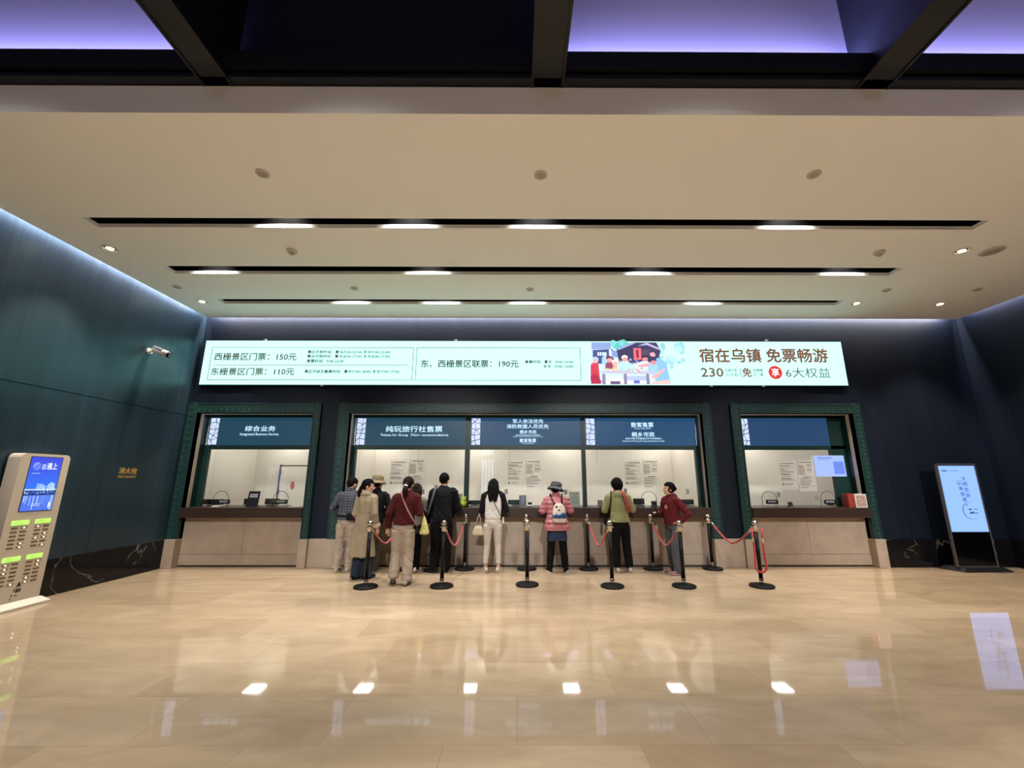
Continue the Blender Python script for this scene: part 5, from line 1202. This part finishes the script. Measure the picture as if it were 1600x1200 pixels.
# woman in white with black sleeves
b, S, J = P['raglan'] = person('person in white top with black sleeves, white trousers and long black hair', PS(-.45, 8.36), .0, 1.67, dict(
    lean=.10, shw=.165, bulk=.94, head=(.35, .0), larm=[(-.215, .02, 1.11), (-.18, .30, 1.19), (.5, 1, 0), (0, 0, -1)], rarm=[(.25, .05, 1.13), (.20, .34, 1.185), (-.4, 1, 0), (0, 0, -1)],
    lfoot=(-.125, .0, -.25, 0), rfoot=(.115, .0, .25, 0), pants=dict(mat=cloth('off_white_denim', '#c4bbb0'), r=(.093, .066, .05), cuff=.15, folds=.01), shoes=dict(mat=cloth('cream_sneaker', '#b8aa98'), big=1.05),
    tops=[dict(name='white_top', mat=cloth('white_jersey', '#d2cdc6'), hem=.96, hw=.165, hd=.118, sleeves=False, folds=.014)], dark_sleeves=BLK, hair=dict(kind='long')))
cy = J['cy']
bg = beside(b, S, 'crossbody_bag', MB().bbox(.17, .215, .0, .16, .86, .98, .015, 3), cloth('white_bag_leather', '#cdc5ba', .5), 'small white bag worn crossbody on a black strap by the woman in white', 'bag', (.19, .08, .86), smooth=False)
carried_part(bg, S, 'strap', MB().tube([(-.075, cy(1.44) + .05, 1.46), (-.075, cy(1.44) - .07, 1.462), (.0, cy(1.3) - .135, 1.31), (.075, cy(1.17) - .138, 1.17), (.15, cy(1.03) - .115, 1.03), (.185, cy(.98) - .03, .97), (.19, .05, .95)], [(.009, .005)] * 7, 8), BLK, (.19, .08, .86))
o = (-.27, .02, .66)
hb = beside(b, S, 'handbag', MB().loft([(.66, -.28, .02, .10, .04, .6), (.69, -.28, .02, .11, .05, .6), (.78, -.275, .02, .085, .045, .6), (.83, -.27, .02, .06, .03, .6)], 24), cloth('cream_bag_leather', '#c9bda6', .5), 'cream handbag hanging from the left arm of the woman in white', 'handbag', o, .006, .008)
for q in (-.03, .03): carried_part(hb, S, 'handle', MB().tube([(-.32, .02 + q * .6, .82), (-.30, .015 + q, .95), (-.265, .01 + q, 1.05), (-.24, .01 + q, .95), (-.225, .02 + q * .6, .82)], .006, 8), cloth('cream_bag_leather', '#c9bda6'), o)
# woman in the pink jacket
def quilt(p): return .011 * abs(math.sin(p.z * PI / .085)) - .004
pat = bpy.data.materials.new('patterned_hat_cloth'); pat.use_nodes = True
_v = pat.node_tree.nodes.new('ShaderNodeTexVoronoi'); _v.inputs['Scale'].default_value = 38; _r = pat.node_tree.nodes.new('ShaderNodeValToRGB')
_r.color_ramp.elements[0].position = .25; _r.color_ramp.elements[0].color = (.22, .22, .24, 1); _r.color_ramp.elements[1].position = .45; _r.color_ramp.elements[1].color = (.012, .013, .018, 1)
_c = pat.node_tree.nodes.new('ShaderNodeTexCoord'); pat.node_tree.links.new(_c.outputs['Object'], _v.inputs['Vector']); pat.node_tree.links.new(_v.outputs['Distance'], _r.inputs[0]); pat.node_tree.links.new(_r.outputs[0], pat.node_tree.nodes['Principled BSDF'].inputs['Base Color'])
pat.node_tree.nodes['Principled BSDF'].inputs['Roughness'].default_value = .8
b, S, J = P['pink'] = person('person in a pink quilted jacket with dark patterned bucket hat bending over the counter', PS(.755, 8.34), .0, 1.58, dict(
    lean=.20, shw=.165, bulk=1.06, head=(.6, -.2), larm=[(-.28, .10, 1.17), (-.14, .36, 1.225), (.5, 1, 0), (0, 0, -1)], rarm=[(.28, .10, 1.17), (.14, .36, 1.225), (-.5, 1, 0), (0, 0, -1)],
    lfoot=(-.155, .0, -.3, 0), rfoot=(.155, .0, .3, 0), pants=dict(mat=BLKP, r=(.098, .08, .066), cuff=.09), shoes=dict(mat=BLK),
    tops=[dict(name='tunic', mat=cloth('navy_tunic', '#2b3749'), hem=.60, hw=.205, hd=.15, flare=1.14, sleeves=False, fat=.85), dict(name='quilted_jacket', mat=mat('pink_quilted_nylon', '#a45f65', .5, var=.06, vscale=10), hem=.80, hw=.205, hd=.155, flare=1.16, fat=1.1, arm=(.098, .09, .07), folds=.01, disp=quilt, collar=True)],
    hair=dict(kind='short'), hat=dict(mat=pat, tilt=.42, roll=.16, scale=1.05)))
cy = J['cy']; o = (.03, cy(1.15) - .265, .955); rb = Matrix.Translation(Vector(o)) @ Matrix.Rotation(-.10, 4, 'X')
def bp(z, rx, ry, dx=0.0): return (z, dx, .0, rx, ry, .75)
u = MB().loft([bp(.0, .105, .05), bp(.03, .135, .075), bp(.12, .14, .085), bp(.24, .125, .075), bp(.33, .095, .055), bp(.375, .05, .03)], 30); u.xf(rb)
bk = beside(b, S, 'backpack', u, cloth('cream_backpack_canvas', '#cdc3b2'), 'cream backpack with blue mountain pattern on the back of the pink jacket', 'backpack', o, .004, .008)
u = MB(); u.loft([(.085, 0, -.004, .142, .085, .75), (.12, 0, -.004, .144, .088, .75), (.155, 0, -.004, .141, .086, .75)], 30); rnd = random.Random(4)
u = MB()
for k in range(9):
    x = -.125 + .031 * k; h = .155 + rnd.uniform(.0, .055) - .0006 * abs(k - 4); yb = -.085 * (1 - (abs(x) / .16) ** 2.6) - .008
    u.loft([(.085, x, yb, .02, .012), (h * .75 + .02, x, yb, .017, .012), (h, x, yb + .004, .003, .008)], 10)
u.xf(rb); carried_part(bk, S, 'mountain_pattern', u, cloth('blue_pattern_cloth', '#31507c', var=.4), o)
u = MB()
for x, z, r in ((-.055, .30, .022), (-.005, .235, .02), (.035, .30, .008)): u.ball((x, -.069 + .10 * max(0, z - .24) , z), (r, .009, r), 14, 8)
u.xf(rb); carried_part(bk, S, 'badge', u, cloth('dark_badge', '#2a2a2c', .5), o)
for q in (-1, 1):
    u = MB().tube([(.04 + q * .06, cy(1.2) - .21, 1.26), (q * .10, cy(1.38) - .17, 1.40), (q * .115, cy(1.44) - .06, 1.50), (q * .13, cy(1.40) + .09, 1.42), (q * .17, cy(1.2) + .155, 1.2), (q * .19, cy(1.0) + .05, 1.0), (q * .17, cy(.95) - .16, .93)], [(.018, .008)] * 7, 8)
    carried_part(bk, S, 'shoulder_strap', u, cloth('black_strap', '#141418'), o)
# person in the green jacket with red scarf
b, S, J = P['green'] = person('person in an olive green jacket with red scarf and curly black hair', PS(1.94, 8.34), .0, 1.66, dict(
    lean=.12, shw=.168, bulk=1.0, head=(.25, .05), larm=[(-.27, .08, 1.13), (-.17, .35, 1.19), (.4, 1, 0), (0, 0, -1)], rarm=[(.28, .08, 1.13), (.16, .35, 1.19), (-.4, 1, 0), (0, 0, -1)],
    lfoot=(-.09, .0, .0, 0), rfoot=(.145, .0, .05, 0), pants=dict(mat=BLKP, r=(.098, .082, .074), cuff=.09), shoes=dict(mat=cloth('pale_grey_sneaker', '#aaa4a0')),
    tops=[dict(name='sweater_hem', mat=cloth('dark_maroon_hem', '#241215'), hem=.84, sleeves=False, fat=.86), dict(name='jacket', mat=cloth('olive_green_nylon', '#84845a', .6), hem=.905, hw=.19, hd=.14, flare=1.04, folds=.018, hood=True, arm=(.09, .078, .06))],
    hair=dict(kind='short', rough=.014, rscale=.028, line=.05, nape=-.08, full=1.3)))
cy = J['cy']
sc = MB().loft([(1.445, .0, cy(1.45) - .01, .115, .095), (1.475, .0, cy(1.47) - .005, .10, .09), (1.505, .0, cy(1.5) - .005, .085, .08)], 24)
sc.tube([(.06, cy(1.46) - .085, 1.47), (.10, cy(1.4) - .15, 1.40), (.125, cy(1.3) - .165, 1.28), (.15, cy(1.15) - .16, 1.16), (.165, cy(1.05) - .15, 1.09)], [(.035, .022), (.05, .02), (.06, .018), (.06, .016), (.045, .01)], 16)
beside(b, S, 'scarf', sc, cloth('red_scarf_cloth', '#8a3a36', .8, var=.35), 'red patterned scarf hanging over the right shoulder of the green jacket', 'scarf', (.1, cy(1.4) - .1, 1.2), .01, .008)
sb = beside(b, S, 'shoulder_bag', MB().bbox(-.275, -.225, .03, .20, .84, .98, .02, 3), BLK, 'black bag on a thin strap on the left side of the green jacket', 'bag', (-.25, .1, .84), smooth=False)
carried_part(sb, S, 'strap', MB().tube([(-.12, cy(1.44) + .08, 1.44), (-.135, cy(1.44) - .02, 1.482), (-.16, cy(1.38) - .125, 1.36), (-.19, cy(1.2) - .14, 1.2), (-.235, cy(1.05) - .06, 1.05), (-.25, .06, .97)], [(.012, .005)] * 6, 8), BLK, (-.25, .1, .84))
# woman in the red hoodie
b, S, J = P['red'] = person('person in a dark red hoodie facing left with one hand on hip', PS(2.90, 8.24), 1.95, 1.60, dict(
    lean=.03, shw=.16, bulk=1.02, head=(-.02, -.42), larm=[(-.34, -.10, 1.12), (-.19, .0, .945), (.7, .55, -.35), (.6, .3, .2)], rarm=[(.25, .02, 1.13), (.13, .24, 1.14), (-.4, 1, .1), (-.3, 0, -1)], curl=.45,
    lfoot=(-.10, .04, -.1, 0), rfoot=(.10, -.04, .25, 0), pants=dict(mat=cloth('grey_trousers', '#4c4d53'), r=(.10, .092, .092), cuff=.04, folds=.014), shoes=dict(mat=cloth('dusty_pink_shoe', '#8f6a66'), sole=mat('rose_sole', '#a98781', .7)),
    tops=[dict(name='hoodie', mat=cloth('dark_red_fleece', '#571a1c', .95), hem=.90, hw=.185, hd=.135, flare=1.02, folds=.016, hood=True, arm=(.08, .072, .058))], hair=dict(kind='bun', rough=.009, line=.066, full=1.06)))
beside(b, S, 'mobile_phone', MB().bbox(.03, .11, .30, .345, 1.11, 1.18, .008, 2), mat('phone_black', '#0c0c0e', .25), 'black phone held in the right hand of the person in the red hoodie', 'phone', (.085, .38, 1.10), smooth=False)
cy = J['cy']; u = MB().lathe([(.0, .002), (.03, .004), (.032, .0), (.0, 0)], n=20); u.xf(Matrix.Translation(Vector((-.02, cy(1.22) + .142, 1.24))) @ Matrix.Rotation(-PI / 2, 4, 'X') @ Matrix.Scale(1.3, 4)); u.xf(Matrix.Scale(S, 4))
link('chest_print', u.mesh('chest_print'), cloth('tan_print', '#a87a58'), b, False)
